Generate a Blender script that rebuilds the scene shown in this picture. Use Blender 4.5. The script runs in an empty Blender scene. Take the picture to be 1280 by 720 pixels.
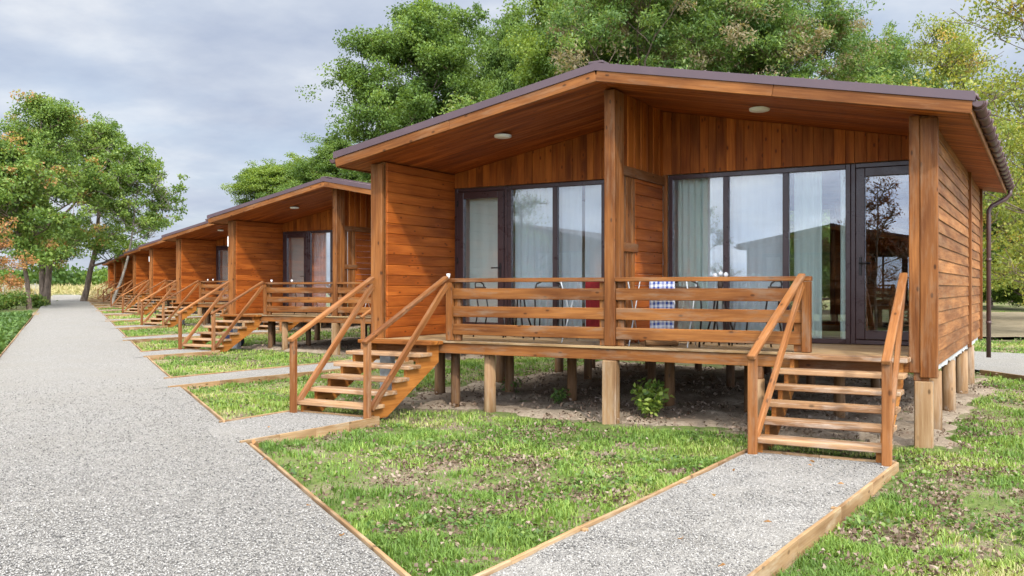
import bpy, math, random
import numpy as np
from mathutils import Vector
R = math.radians
rnd = random.Random(7)
rng = np.random.default_rng(11)
scene = bpy.context.scene
col = scene.collection

# ------------------------------------------------------------------ layout constants
CX, CY = -4.95, 11.14              # base of the nearest cabin (middle of its porch front)
DX, DY = -11.3, 7.7                # step from one cabin to the next along the row
NCAB = 8
RD = np.array([-0.8264, 0.5631])   # direction of the gravel road
RN = np.array([0.5631, 0.8264])    # across it, towards the cabins
ROAD_A, ROAD_B = -1.39, 1.78       # the two edges of the road measured along RN
PITCH = 0.19

def terrain(x, y):
    s = np.asarray(x) * RD[0] + np.asarray(y) * RD[1]
    t = np.maximum(s - 20.0, 0.0)
    return 0.95 * (1.0 - np.exp(-t * t / (t * 62.0 + 500.0)))

_tab = rng.random((256, 256))
def vnoise(x, y):
    x = np.asarray(x, float); y = np.asarray(y, float)
    xi = np.floor(x).astype(int); yi = np.floor(y).astype(int)
    fx = x - xi; fy = y - yi
    fx = fx * fx * (3 - 2 * fx); fy = fy * fy * (3 - 2 * fy)
    g = lambda a, b: _tab[a % 256, b % 256]
    return ((g(xi, yi) * (1 - fx) + g(xi + 1, yi) * fx) * (1 - fy)
            + (g(xi, yi + 1) * (1 - fx) + g(xi + 1, yi + 1) * fx) * fy)
def fbm(x, y):
    return 0.55 * vnoise(x, y) + 0.3 * vnoise(x * 2.3 + 7, y * 2.3 + 3) + 0.15 * vnoise(x * 5.1 + 1, y * 5.1 + 9)

def left_walk(k):   # x range, y far end
    return (-8.92 + DX * k, -7.50 + DX * k, 9.52 + DY * k)
def right_walk(k):
    return (-2.665 + DX * k, -1.265 + DX * k, 9.52 + DY * k)
def road_edge_y(x):
    return (ROAD_B - RN[0] * x) / RN[1]
def rw_slant(k, y, side=0):    # the walks run very slightly askew of the cabins
    return (0.058 if side else 0.036) * (y - (9.52 + DY * k))

def on_path(x, y, m=0.0):
    n = x * RN[0] + y * RN[1]
    hit = (n > ROAD_A - m) & (n < ROAD_B + m)
    for k in range(NCAB):
        for (x0, x1, yf) in (left_walk(k), right_walk(k)):
            sl = rw_slant(k, y)
            hit |= (x > x0 + sl - m) & (x < x1 + rw_slant(k, y, 1) + m) & (y < yf + m) & (n > ROAD_A)& (n < ROAD_B + 9)
    return hit
def on_soil(x, y):
    hit = np.zeros(np.shape(x), bool)
    wob = 0.9 * (fbm(np.asarray(x) * 0.9, np.asarray(y) * 0.9) - 0.5)
    for k in range(NCAB):
        lx = x - CX - DX * k; ly = y - CY - DY * k
        hit |= (lx > -4.2 + wob) & (lx < 4.05 + wob * 0.6) & (ly > -0.30 + wob * 0.9) & (ly < 9.6 + wob)
    return hit
def ground_z(x, y):
    x = np.asarray(x, float); y = np.asarray(y, float)
    n = x * RN[0] + y * RN[1]
    near = np.clip((60 - np.hypot(x, y)) / 40, 0, 1)
    b = (fbm(x * 0.55, y * 0.55) - 0.5) * 0.13 + (fbm(x * 2.1, y * 2.1) - 0.5) * 0.05
    return terrain(x, y) - 0.07 + b * near * np.where(on_path(x, y, 0.12), 0.0, 1.0) - 0.03 * np.where(on_path(x, y, 0.12), 1, 0)

# ------------------------------------------------------------------ materials
class NT:
    def __init__(s, m):
        m.use_nodes = True
        s.t = m.node_tree; s.t.nodes.clear()
    def n(s, typ, **kw):
        nd = s.t.nodes.new(typ)
        for k, v in kw.items():
            if k.startswith('i_'):
                nd.inputs[k[2:].replace('_', ' ')].default_value = v
            else:
                setattr(nd, k, v)
        return nd
    def l(s, a, b): s.t.links.new(a, b)
    def mix(s, fac, a, b, bt='MIX'):
        m = s.n('ShaderNodeMix', data_type='RGBA', blend_type=bt)
        for sock, v in ((m.inputs[0], fac), (m.inputs[6], a), (m.inputs[7], b)):
            if hasattr(v, 'links'): s.l(v, sock)
            elif isinstance(v, (int, float)): sock.default_value = v
            else: sock.default_value = (*v, 1)
        return m.outputs[2]
    def ramp(s, fac, stops):
        r = s.n('ShaderNodeValToRGB')
        e = r.color_ramp.elements
        while len(e) < len(stops): e.new(0.5)
        for el, (p, c) in zip(e, stops):
            el.position = p
            el.color = (c, c, c, 1) if isinstance(c, (int, float)) else (*c, 1)
        s.l(fac, r.inputs[0])
        return r.outputs[0]
    def math(s, op, a, b=0.0):
        m = s.n('ShaderNodeMath', operation=op)
        for sock, v in zip(m.inputs, (a, b)):
            if hasattr(v, 'links'): s.l(v, sock)
            else: sock.default_value = v
        return m.outputs[0]
    def noise(s, vec, scale, detail=4, rough=0.55):
        n = s.n('ShaderNodeTexNoise', i_Scale=scale, i_Detail=detail, i_Roughness=rough)
        if vec is not None: s.l(vec, n.inputs['Vector'])
        return n.outputs['Fac']
    def mapping(s, vec, scale=(1, 1, 1), loc=(0, 0, 0)):
        m = s.n('ShaderNodeMapping')
        m.inputs['Scale'].default_value = scale; m.inputs['Location'].default_value = loc
        s.l(vec, m.inputs['Vector'])
        return m.outputs[0]
    def out(s, shader):
        o = s.n('ShaderNodeOutputMaterial'); s.l(shader, o.inputs[0])
    def pbr(s, colr, rough=0.6, metal=0.0, spec=0.5, normal=None):
        p = s.n('ShaderNodeBsdfPrincipled')
        for nm, v in (('Base Color', colr), ('Roughness', rough), ('Metallic', metal), ('Specular IOR Level', spec)):
            sock = p.inputs[nm]
            if hasattr(v, 'links'): s.l(v, sock)
            elif isinstance(v, (int, float)): sock.default_value = v
            else: sock.default_value = (*v, 1)
        if normal is not None: s.l(normal, p.inputs['Normal'])
        return p.outputs[0]
    def bump(s, h, strength=0.3, dist=0.01):
        b = s.n('ShaderNodeBump', i_Strength=strength, i_Distance=dist)
        s.l(h, b.inputs['Height'])
        return b.outputs[0]
    def attr(s, name, o='Fac'):
        return s.n('ShaderNodeAttribute', attribute_name=name).outputs[o]

def wood(name, light, dark, weather=0.0, wcol=(0.22, 0.17, 0.13), rough=0.5, var=0.45, knots=0.8):
    m = bpy.data.materials.new(name); t = NT(m)
    gc = t.attr('gc', 'Vector'); tone = t.attr('tone')
    g1 = t.noise(t.mapping(gc, (0.8, 15, 15)), 1.0, 8, 0.72)
    g2 = t.noise(t.mapping(gc, (2.0, 60, 60)), 1.0, 4, 0.7)
    big = t.noise(t.mapping(gc, (0.7, 3.5, 3.5)), 1.0, 3)
    g = t.math('ADD', t.math('MULTIPLY', g1, 0.65), t.math('MULTIPLY', g2, 0.35))
    c = t.mix(t.ramp(g, [(0.40, 0.0), (0.60, 1.0)]), dark, light)
    # board to board difference of the stain
    c = t.mix(t.ramp(tone, [(0.0, 1.0), (1.0, 0.0)]), c, tuple(v * (1 - var) for v in (1, 0.96, 0.9)), 'MULTIPLY')
    c = t.mix(t.ramp(big, [(0.38, 0.75), (0.60, 0.0)]), c, (0.42, 0.34, 0.28), 'MULTIPLY')
    # knots
    vo = t.n('ShaderNodeTexVoronoi', voronoi_dimensions='2D', i_Scale=1.0, i_Randomness=1.0)
    sg_ = t.n('ShaderNodeSeparateXYZ'); t.l(gc, sg_.inputs[0])
    cb_ = t.n('ShaderNodeCombineXYZ'); t.l(t.math('MULTIPLY', sg_.outputs[0], 2.6), cb_.inputs[0])
    t.l(t.math('MULTIPLY', t.math('ADD', sg_.outputs[1], sg_.outputs[2]), 5.5), cb_.inputs[1])
    t.l(cb_.outputs[0], vo.inputs['Vector'])
    vs_ = t.n('ShaderNodeSeparateColor'); t.l(vo.outputs['Color'], vs_.inputs[0])
    has = t.ramp(vs_.outputs[0], [(0.52, 0.0), (0.54, 1.0)])
    k = t.math('MULTIPLY', t.ramp(vo.outputs['Distance'], [(0.045, knots), (0.10, 0.0)]), has)
    ring = t.math('MULTIPLY', t.ramp(vo.outputs['Distance'], [(0.08, 0.55), (0.28, 0.0)]), has)
    c = t.mix(ring, c, dark)
    c = t.mix(k, c, tuple(v * 0.22 for v in dark))
    if weather:
        w = t.noise(t.mapping(gc, (1.6, 9, 9), (5, 3, 1)), 1.0, 6, 0.7)
        c = t.mix(t.ramp(w, [(0.5, 0.0), (0.66, weather)]), c, wcol)
    t.out(t.pbr(c, t.ramp(g1, [(0.3, rough + 0.2), (0.7, rough + 0.02)]), 0, 0.22, t.bump(g, 0.35, 0.004)))
    return m

def plain(name, c, rough=0.5, metal=0.0, var=0.12, scale=6.0, spec=0.5, bump=0.0):
    m = bpy.data.materials.new(name); t = NT(m)
    tc = t.n('ShaderNodeTexCoord').outputs['Object']
    nz = t.noise(tc, scale, 5)
    cc = t.mix(t.ramp(nz, [(0.3, 0.0), (0.7, 1.0)]), tuple(v * (1 - var) for v in c), tuple(min(1, v * (1 + var)) for v in c))
    t.out(t.pbr(cc, t.ramp(nz, [(0.3, max(0.02, rough - 0.06)), (0.7, min(1, rough + 0.08))]), metal, spec,
                t.bump(nz, bump, 0.01) if bump else None))
    return m

M = {}
M['siding'] = wood('stained_siding', (0.552, 0.157, 0.0245), (0.350, 0.079, 0.0096), rough=0.5, var=0.3)
M['gable'] = wood('stained_gable_boards', (0.570, 0.176, 0.0234), (0.340, 0.081, 0.0090), rough=0.5, var=0.4)
M['lap'] = wood('stained_lap_siding', (0.486, 0.211, 0.0675), (0.288, 0.110, 0.0315), weather=0.35, wcol=(0.30, 0.19, 0.10), var=0.4)
M['trim'] = wood('stained_posts', (0.377, 0.148, 0.0394), (0.205, 0.069, 0.0157), weather=0.5, wcol=(0.23, 0.14, 0.08), var=0.3, knots=0.9)
M['rail'] = wood('weathered_railing', (0.361, 0.144, 0.0362), (0.193, 0.064, 0.0140), weather=0.6, wcol=(0.21, 0.145, 0.095), var=0.35)
M['stair'] = wood('orange_stair_timber', (0.370, 0.156, 0.0506), (0.215, 0.076, 0.0202), weather=0.5, wcol=(0.30, 0.2, 0.125), var=0.25)
M['tread'] = wood('worn_tread_timber', (0.54, 0.34, 0.19), (0.36, 0.20, 0.095), weather=0.75, wcol=(0.42, 0.345, 0.275), var=0.25)
M['bright_orange'] = wood('bright_orange_timber', (0.552, 0.225, 0.0506), (0.350, 0.121, 0.0221), var=0.2)  # brighter, more saturated orange than the stair timber
M['deck'] = wood('pale_deck_boards', (0.55, 0.39, 0.21), (0.37, 0.235, 0.11), weather=0.5, wcol=(0.42, 0.34, 0.24), var=0.3)
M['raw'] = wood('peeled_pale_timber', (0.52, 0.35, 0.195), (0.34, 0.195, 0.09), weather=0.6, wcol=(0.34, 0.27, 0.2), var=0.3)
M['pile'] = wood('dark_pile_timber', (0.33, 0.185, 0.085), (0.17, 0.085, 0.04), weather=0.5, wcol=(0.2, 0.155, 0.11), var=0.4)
M['edging'] = wood('edging_board_timber', (0.50, 0.335, 0.18), (0.33, 0.195, 0.09), weather=0.7, wcol=(0.44, 0.34, 0.22), var=0.3)
M['soffit'] = wood('stained_soffit', (0.550, 0.159, 0.0297), (0.328, 0.078, 0.0116), var=0.35)
M['inner'] = wood('inner_room_boards', (0.50, 0.34, 0.2), (0.36, 0.22, 0.12), var=0.2)
M['roof'] = plain('brown_roof_metal', (0.085, 0.052, 0.060), 0.38, 0.0, 0.1, 3)
M['gutter'] = plain('brown_gutter_metal', (0.075, 0.038, 0.036), 0.35, 0.0, 0.1, 5)
M['frame'] = plain('dark_brown_window_frame', (0.048, 0.024, 0.023), 0.3, 0.0, 0.1, 5)
M['white'] = plain('white_lamp_plastic', (0.78, 0.77, 0.74), 0.4, 0, 0.03)
M['dark_metal'] = plain('dark_metal', (0.03, 0.026, 0.025), 0.4, 0.6, 0.15)
M['rack'] = plain('white_rack_wire', (0.62, 0.66, 0.7), 0.35, 0.2, 0.05)
M['wicker'] = plain('dark_wicker', (0.05, 0.032, 0.022), 0.6, 0, 0.4, 60, bump=0.6)
M['brown_top'] = plain('dark_brown_table_top', (0.055, 0.028, 0.02), 0.3, 0, 0.2, 8)
M['red'] = plain('dark_red_cloth', (0.22, 0.018, 0.02), 0.9, 0, 0.25, 9, 0.2)
M['teal'] = plain('teal_cloth', (0.015, 0.11, 0.19), 0.9, 0, 0.25, 9, 0.2)
M['navy'] = plain('navy_bag_cloth', (0.02, 0.025, 0.06), 0.7, 0, 0.3, 5, 0.3)
M['petal'] = plain('white_petals', (0.82, 0.81, 0.78), 0.6, 0, 0.05)
M['paint'] = plain('white_wall_paint', (0.78, 0.76, 0.72), 0.7, 0, 0.03)
M['skirt'] = plain('pale_membrane', (0.55, 0.54, 0.52), 0.7, 0, 0.25, 9, bump=0.8)
M['concrete'] = plain('grey_concrete', (0.36, 0.36, 0.36), 0.85, 0, 0.2, 12, bump=0.4)
M['twig'] = plain('dry_grey_wood', (0.28, 0.22, 0.17), 0.9, 0, 0.4, 3)
M['wire'] = plain('grey_fence_wire', (0.42, 0.41, 0.38), 0.6, 0.2, 0.2)

def bark(name, a, b):
    m = bpy.data.materials.new(name); t = NT(m)
    tc = t.n('ShaderNodeTexCoord').outputs['Object']
    n1 = t.noise(t.mapping(tc, (9, 9, 2)), 1.0, 6, 0.65)
    c = t.mix(t.ramp(n1, [(0.35, 0.0), (0.65, 1.0)]), a, b)
    t.out(t.pbr(c, 0.9, 0, 0.2, t.bump(n1, 0.8, 0.03)))
    return m
M['bark'] = bark('brown_bark', (0.07, 0.05, 0.037), (0.22, 0.165, 0.125))
M['bark_pale'] = bark('pale_grey_bark', (0.13, 0.11, 0.09), (0.33, 0.29, 0.25))

def leafmat(name, stops, trans=0.4, rough=0.45, spec=0.35):
    m = bpy.data.materials.new(name); t = NT(m)
    c = t.ramp(t.attr('tone'), stops)
    p = t.pbr(c, rough, 0, spec)
    tr = t.n('ShaderNodeBsdfTranslucent')
    t.l(t.mix(1.0, c, (1.25, 1.15, 0.55), 'MULTIPLY'), tr.inputs[0])
    mx = t.n('ShaderNodeMixShader'); mx.inputs[0].default_value = trans
    t.l(p, mx.inputs[1]); t.l(tr.outputs[0], mx.inputs[2])
    t.out(mx.outputs[0])
    return m
G = lambda *a: list(a)
M['leaf_mid'] = leafmat('green_leaves', G((0, (0.06, 0.12, 0.026)), (0.5, (0.145, 0.235, 0.046)), (0.9, (0.25, 0.35, 0.08)), (1.0, (0.36, 0.30, 0.11))))
M['leaf_light'] = leafmat('light_green_leaves', G((0, (0.085, 0.155, 0.026)), (0.5, (0.19, 0.285, 0.047)), (1.0, (0.33, 0.41, 0.085))))
M['leaf_ash'] = leafmat('ash_leaves', G((0, (0.06, 0.125, 0.034)), (0.5, (0.15, 0.245, 0.056)), (0.8, (0.27, 0.365, 0.088)), (0.88, (0.25, 0.22, 0.12)), (1.0, (0.35, 0.28, 0.18))))
M['leaf_yellow'] = leafmat('yellowing_leaves', G((0, (0.13, 0.19, 0.035)), (0.5, (0.27, 0.32, 0.06)), (0.84, (0.42, 0.40, 0.08)), (1.0, (0.46, 0.28, 0.08))))
M['leaf_left'] = leafmat('dense_green_leaves_some_rusty', G((0, (0.065, 0.125, 0.026)), (0.5, (0.155, 0.245, 0.048)), (0.85, (0.28, 0.37, 0.085)), (0.95, (0.42, 0.25, 0.10)), (1.0, (0.50, 0.24, 0.10))))
M['leaf_red'] = leafmat('rusty_autumn_leaves', G((0, (0.30, 0.15, 0.06)), (0.5, (0.46, 0.23, 0.09)), (0.68, (0.5, 0.30, 0.13)), (0.72, (0.22, 0.27, 0.07)), (1.0, (0.18, 0.24, 0.06))))
M['leaf_dark'] = leafmat('reddish_brown_leaves', G((0, (0.12, 0.035, 0.02)), (1.0, (0.26, 0.09, 0.045))))
M['grass'] = leafmat('grass_blades', G((0, (0.085, 0.16, 0.030)), (0.45, (0.165, 0.275, 0.050)), (0.8, (0.30, 0.40, 0.085)), (1.0, (0.46, 0.42, 0.21))), 0.3, 0.5, 0.3)
M['weed'] = leafmat('broad_weed_leaves', G((0, (0.06, 0.12, 0.027)), (0.6, (0.115, 0.20, 0.042)), (1.0, (0.20, 0.28, 0.07))), 0.3)
M['litter'] = leafmat('dry_leaf_litter', G((0, (0.10, 0.065, 0.045)), (0.45, (0.24, 0.17, 0.12)), (0.85, (0.34, 0.27, 0.215)), (1.0, (0.46, 0.39, 0.33))), 0.1, 0.7, 0.2)
M['drygrass'] = leafmat('dry_field_grass', G((0, (0.24, 0.25, 0.08)), (0.5, (0.42, 0.36, 0.17)), (1.0, (0.56, 0.47, 0.28))), 0.2, 0.7, 0.2)

def ground_mat():
    m = bpy.data.materials.new('lawn_soil'); t = NT(m)
    tc = t.n('ShaderNodeTexCoord').outputs['Object']
    n1 = t.noise(tc, 1.1, 6, 0.6); n2 = t.noise(tc, 14, 5, 0.7); n3 = t.noise(tc, 70, 3, 0.7)
    soil = t.mix(t.ramp(n3, [(0.4, 0.0), (0.6, 1.0)]), (0.11, 0.08, 0.055), (0.34, 0.27, 0.20))
    green = t.mix(t.ramp(n2, [(0.3, 0.0), (0.7, 1.0)]), (0.06, 0.09, 0.025), (0.17, 0.215, 0.06))
    f = t.ramp(t.math('ADD', t.math('MULTIPLY', n1, 0.6), t.math('MULTIPLY', n2, 0.4)), [(0.42, 0.0), (0.53, 1.0)])
    c = t.mix(f, soil, green)
    far = t.noise(tc, 0.06, 4)
    c = t.mix(t.ramp(far, [(0.5, 0.0), (0.62, 0.5)]), c, (0.36, 0.33, 0.16))
    t.out(t.pbr(c, 0.95, 0, 0.15, t.bump(t.math('ADD', n2, n3), 0.6, 0.03)))
    return m
M['ground'] = ground_mat()

def soil_mat(name, a, b, c3):
    m = bpy.data.materials.new(name); t = NT(m)
    tc = t.n('ShaderNodeTexCoord').outputs['Object']
    n1 = t.noise(tc, 1.4, 6, 0.65); n2 = t.noise(tc, 22, 6, 0.75); n3 = t.noise(tc, 110, 3, 0.7)
    c = t.mix(t.ramp(n1, [(0.35, 0.0), (0.65, 1.0)]), a, b)
    c = t.mix(t.ramp(n2, [(0.5, 0.0), (0.7, 0.8)]), c, c3)
    t.out(t.pbr(c, 0.95, 0, 0.15, t.bump(t.math('ADD', n2, t.math('MULTIPLY', n3, 0.5)), 0.8, 0.03)))
    return m
M['soil'] = soil_mat('bare_soil', (0.25, 0.19, 0.135), (0.42, 0.345, 0.26), (0.13, 0.095, 0.065))
M['sand'] = soil_mat('sandy_field', (0.23, 0.185, 0.12), (0.31, 0.255, 0.175), (0.16, 0.135, 0.08))

def gravel_mat():
    m = bpy.data.materials.new('pale_gravel'); t = NT(m)
    tc = t.n('ShaderNodeTexCoord').outputs['Object']
    wob = t.n('ShaderNodeVectorMath', operation='ADD')
    nv = t.n('ShaderNodeTexNoise', i_Scale=30.0, i_Detail=2.0)
    t.l(tc, nv.inputs['Vector'])
    sc = t.n('ShaderNodeVectorMath', operation='SCALE'); sc.inputs['Scale'].default_value = 0.012
    t.l(nv.outputs['Color'], sc.inputs[0]); t.l(tc, wob.inputs[0]); t.l(sc.outputs[0], wob.inputs[1])
    v1 = t.n('ShaderNodeTexVoronoi', i_Scale=66.0); t.l(wob.outputs[0], v1.inputs['Vector'])
    v2 = t.n('ShaderNodeTexVoronoi', i_Scale=120.0); t.l(wob.outputs[0], v2.inputs['Vector'])
    s1 = t.n('ShaderNodeSeparateColor'); t.l(v1.outputs['Color'], s1.inputs[0])
    s2 = t.n('ShaderNodeSeparateColor'); t.l(v2.outputs['Color'], s2.inputs[0])
    c1 = t.ramp(s1.outputs[0], [(0.0, (0.085, 0.082, 0.080)), (0.22, (0.200, 0.190, 0.177)), (0.65, (0.298, 0.285, 0.266)), (1.0, (0.42, 0.405, 0.38))])
    c2 = t.ramp(s2.outputs[1], [(0.0, (0.075, 0.073, 0.071)), (0.3, (0.215, 0.204, 0.191)), (1.0, (0.385, 0.37, 0.345))])
    c = t.mix(t.ramp(s1.outputs[2], [(0.5, 0.0), (0.52, 1.0)]), c1, c2)
    big = t.noise(tc, 0.8, 5, 0.65)
    c = t.mix(t.ramp(big, [(0.36, 0.50), (0.60, 0.0)]), c, (0.25, 0.235, 0.21))
    h = t.math('ADD', t.math('MULTIPLY', v1.outputs['Distance'], -1.0), t.math('MULTIPLY', v2.outputs['Distance'], -0.5))
    t.out(t.pbr(c, 0.85, 0, 0.25, t.bump(h, 0.9, 0.012)))
    return m
M['gravel'] = gravel_mat()
def stone_mat():
    m = bpy.data.materials.new('gravel_stone'); t = NT(m)
    c = t.ramp(t.attr('tone'), [(0.0, (0.07, 0.069, 0.068)), (0.25, (0.19, 0.181, 0.169)), (0.7, (0.30, 0.287, 0.268)), (1.0, (0.44, 0.423, 0.397))])
    t.out(t.pbr(c, 0.8, 0, 0.3))
    return m
M['stone'] = stone_mat()

def glass_mat():
    m = bpy.data.materials.new('reflecting_window_glass'); t = NT(m)
    fr = t.n('ShaderNodeFresnel', i_IOR=1.6)
    gl = t.n('ShaderNodeBsdfGlossy', i_Roughness=0.004); gl.inputs[0].default_value = (0.96, 0.97, 1.0, 1)
    tr = t.n('ShaderNodeBsdfTransparent'); tr.inputs[0].default_value = (0.97, 0.98, 0.98, 1)
    mx = t.n('ShaderNodeMixShader')
    t.l(t.math('ADD', t.math('MULTIPLY', fr.outputs[0], 0.5), 0.075), mx.inputs[0])
    t.l(tr.outputs[0], mx.inputs[1]); t.l(gl.outputs[0], mx.inputs[2]); t.out(mx.outputs[0])
    return m
M['glass'] = glass_mat()
def curtain_mat(name, c, transp):
    m = bpy.data.materials.new(name); t = NT(m)
    d = t.n('ShaderNodeBsdfDiffuse'); d.inputs[0].default_value = (*c, 1)
    tl = t.n('ShaderNodeBsdfTranslucent'); tl.inputs[0].default_value = (*c, 1)
    tp = t.n('ShaderNodeBsdfTransparent')
    a = t.n('ShaderNodeMixShader'); a.inputs[0].default_value = 0.25
    t.l(d.outputs[0], a.inputs[1]); t.l(tl.outputs[0], a.inputs[2])
    b = t.n('ShaderNodeMixShader'); b.inputs[0].default_value = transp
    t.l(a.outputs[0], b.inputs[1]); t.l(tp.outputs[0], b.inputs[2]); t.out(b.outputs[0])
    return m
M['sheer'] = curtain_mat('sheer_pale_curtain', (0.86, 0.93, 0.94), 0.08)
M['green_drape'] = curtain_mat('pale_green_drape', (0.72, 0.84, 0.76), 0.0)
def plaid_mat():
    m = bpy.data.materials.new('blue_white_plaid'); t = NT(m)
    gc = t.attr('gc', 'Vector')
    sx = t.n('ShaderNodeSeparateXYZ'); t.l(gc, sx.inputs[0])
    def band(sock, f, w):
        return t.math('LESS_THAN', t.math('FRACT', t.math('MULTIPLY', sock, f)), w)
    a = t.math('ADD', band(sx.outputs[0], 17.0, 0.5), band(sx.outputs[1], 15.0, 0.5))
    b = t.math('ADD', band(sx.outputs[0], 5.5, 0.3), band(sx.outputs[1], 4.5, 0.3))
    c = t.mix(t.math('MULTIPLY', a, 0.5), (0.76, 0.77, 0.80), (0.05, 0.09, 0.34))
    c = t.mix(t.math('MULTIPLY', b, 0.25), c, (0.7, 0.72, 0.8))
    t.out(t.pbr(c, 0.95, 0, 0.1))
    return m
M['plaid'] = plaid_mat()

# ------------------------------------------------------------------ mesh helpers
def empty(name, loc=(0, 0, 0), rz=0.0):
    o = bpy.data.objects.new(name, None); col.objects.link(o)
    o.location = loc; o.rotation_euler = (0, 0, rz); o.empty_display_size = 0.2
    return o
def tag(o, label, cat, group=None):
    o['label'] = label; o['category'] = cat
    if group: o['group'] = group
    return o
def kind(o, k):
    o['kind'] = k; return o
def copy_tree(o, parent=None):
    c = o.copy(); col.objects.link(c); c.parent = parent
    for ch in list(o.children): copy_tree(ch, c)
    return c

class MB:
    def __init__(s):
        s.v = []; s.f = []; s.gc = []; s.tone = []; s.sm = []
    def raw(s, v, f, gc=None, tone=None, smooth=False):
        b = len(s.v)
        tone = rnd.random() if tone is None else tone
        s.v += [tuple(p) for p in v]
        s.f += [tuple(b + i for i in q) for q in f]
        s.gc += [tuple(g) for g in (gc if gc is not None else v)]
        s.tone += [tone] * len(v); s.sm += [smooth] * len(f)
    def beam(s, p0, p1, w, h, up=(0, 0, 1), ch=0.004, tone=None):
        """a chamfered bar from p0 to p1; w across, h along up"""
        p0 = Vector(p0); p1 = Vector(p1); L = (p1 - p0).length
        ax = (p1 - p0) / L; up = Vector(up)
        sd = ax.cross(up).normalized(); u = sd.cross(ax).normalized()
        hl, hw, hh = L / 2, w / 2, h / 2; c = (p0 + p1) / 2
        ch = min(ch, hw * 0.4, hh * 0.4)
        v = []; idx = {}
        for sx in (-1, 1):
            for sy in (-1, 1):
                for sz in (-1, 1):
                    for a in range(3):
                        q = [sx * hl, sy * hw, sz * hh]
                        for b in range(3):
                            if b != a: q[b] -= (sx, sy, sz)[b] * ch
                        idx[(sx, sy, sz, a)] = len(v); v.append(q)
        f = []
        for a in range(3):
            b, d = (a + 1) % 3, (a + 2) % 3
            for sg in (-1, 1):
                q = []
                for (sb, sdd) in ((-1, -1), (1, -1), (1, 1), (-1, 1)):
                    k = [0, 0, 0]; k[a] = sg; k[b] = sb; k[d] = sdd
                    q.append(idx[(*k, a)])
                f.append(q if sg > 0 else q[::-1])
        for a in range(3):          # edges along a
            b, d = (a + 1) % 3, (a + 2) % 3
            for sb in (-1, 1):
                for sdd in (-1, 1):
                    k0 = [0, 0, 0]; k0[a] = -1; k0[b] = sb; k0[d] = sdd
                    k1 = list(k0); k1[a] = 1
                    q = [idx[(*k0, b)], idx[(*k1, b)], idx[(*k1, d)], idx[(*k0, d)]]
                    f.append(q if sb * sdd < 0 else q[::-1])
        for sx in (-1, 1):
            for sy in (-1, 1):
                for sz in (-1, 1):
                    q = [idx[(sx, sy, sz, a)] for a in range(3)]
                    f.append(q if sx * sy * sz > 0 else q[::-1])
        off = (rnd.uniform(0, 40), rnd.uniform(0, 40), rnd.uniform(0, 40))
        s.raw([c + ax * q[0] + sd * q[1] + u * q[2] for q in v], f,
              [(q[0] + off[0], q[1] + off[1], q[2] + off[2]) for q in v], tone)
    def box(s, x0, x1, y0, y1, z0, z1, g='x', **k):
        cx, cy, cz = (x0 + x1) / 2, (y0 + y1) / 2, (z0 + z1) / 2
        if g == 'x': s.beam((x0, cy, cz), (x1, cy, cz), y1 - y0, z1 - z0, **k)
        elif g == 'y': s.beam((cx, y0, cz), (cx, y1, cz), x1 - x0, z1 - z0, **k)
        else: s.beam((cx, cy, z0), (cx, cy, z1), x1 - x0, y1 - y0, up=(0, 1, 0), **k)
    def prism(s, poly, axis, a0, a1, tone=None):
        """polygon in the two other axes, extruded along axis a0..a1"""
        n = len(poly); v = []
        def put(p, a):
            return {'x': (a, p[0], p[1]), 'y': (p[0], a, p[1]), 'z': (p[0], p[1], a)}[axis]
        for p in poly: v.append(put(p, a0))
        for p in poly: v.append(put(p, a1))
        f = [tuple(range(n))[::-1], tuple(range(n, 2 * n))]
        for i in range(n):
            j = (i + 1) % n; f.append((i, j, n + j, n + i))
        off = rnd.uniform(0, 30)
        s.raw(v, f, [(p[1] + off, p[0] + off, p[2] + off) if axis != 'y' else (p[0] + off, p[1], p[2]) for p in v], tone)
    def tube(s, pts, rad, n=8, tone=None, cap=True):
        pts = [Vector(p) for p in pts]
        rad = rad if isinstance(rad, (list, tuple)) else [rad] * len(pts)
        v = []; gc = []; off = rnd.uniform(0, 30); dist = 0
        side = None
        for i, p in enumerate(pts):
            t = (pts[min(i + 1, len(pts) - 1)] - pts[max(i - 1, 0)]).normalized()
            if side is None:
                side = t.orthogonal().normalized()
            else:
                side = (side - t * side.dot(t)).normalized()
            o2 = t.cross(side)
            if i: dist += (p - pts[i - 1]).length
            for j in range(n):
                a = 2 * math.pi * j / n
                d = side * math.cos(a) + o2 * math.sin(a)
                v.append(p + d * rad[i]); gc.append((dist + off, d.x * rad[i], d.y * rad[i] + off))
        f = []
        for i in range(len(pts) - 1):
            for j in range(n):
                k = (j + 1) % n
                f.append((i * n + j, i * n + k, (i + 1) * n + k, (i + 1) * n + j))
        s.raw(v, f, gc, tone, True)
        if cap:
            b = len(s.v) - len(v)
            s.f.append(tuple(b + j for j in range(n))[::-1]); s.sm.append(False)
            s.f.append(tuple(b + (len(pts) - 1) * n + j for j in range(n))); s.sm.append(False)
    def lathe(s, prof, c, n=20, tone=None):
        v = []; f = []
        for (r, z) in prof:
            for j in range(n):
                a = 2 * math.pi * j / n
                v.append((c[0] + r * math.cos(a), c[1] + r * math.sin(a), c[2] + z))
        for i in range(len(prof) - 1):
            for j in range(n):
                k = (j + 1) % n
                f.append((i * n + j, i * n + k, (i + 1) * n + k, (i + 1) * n + j))
        s.raw(v, f, None, tone, True)
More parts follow.
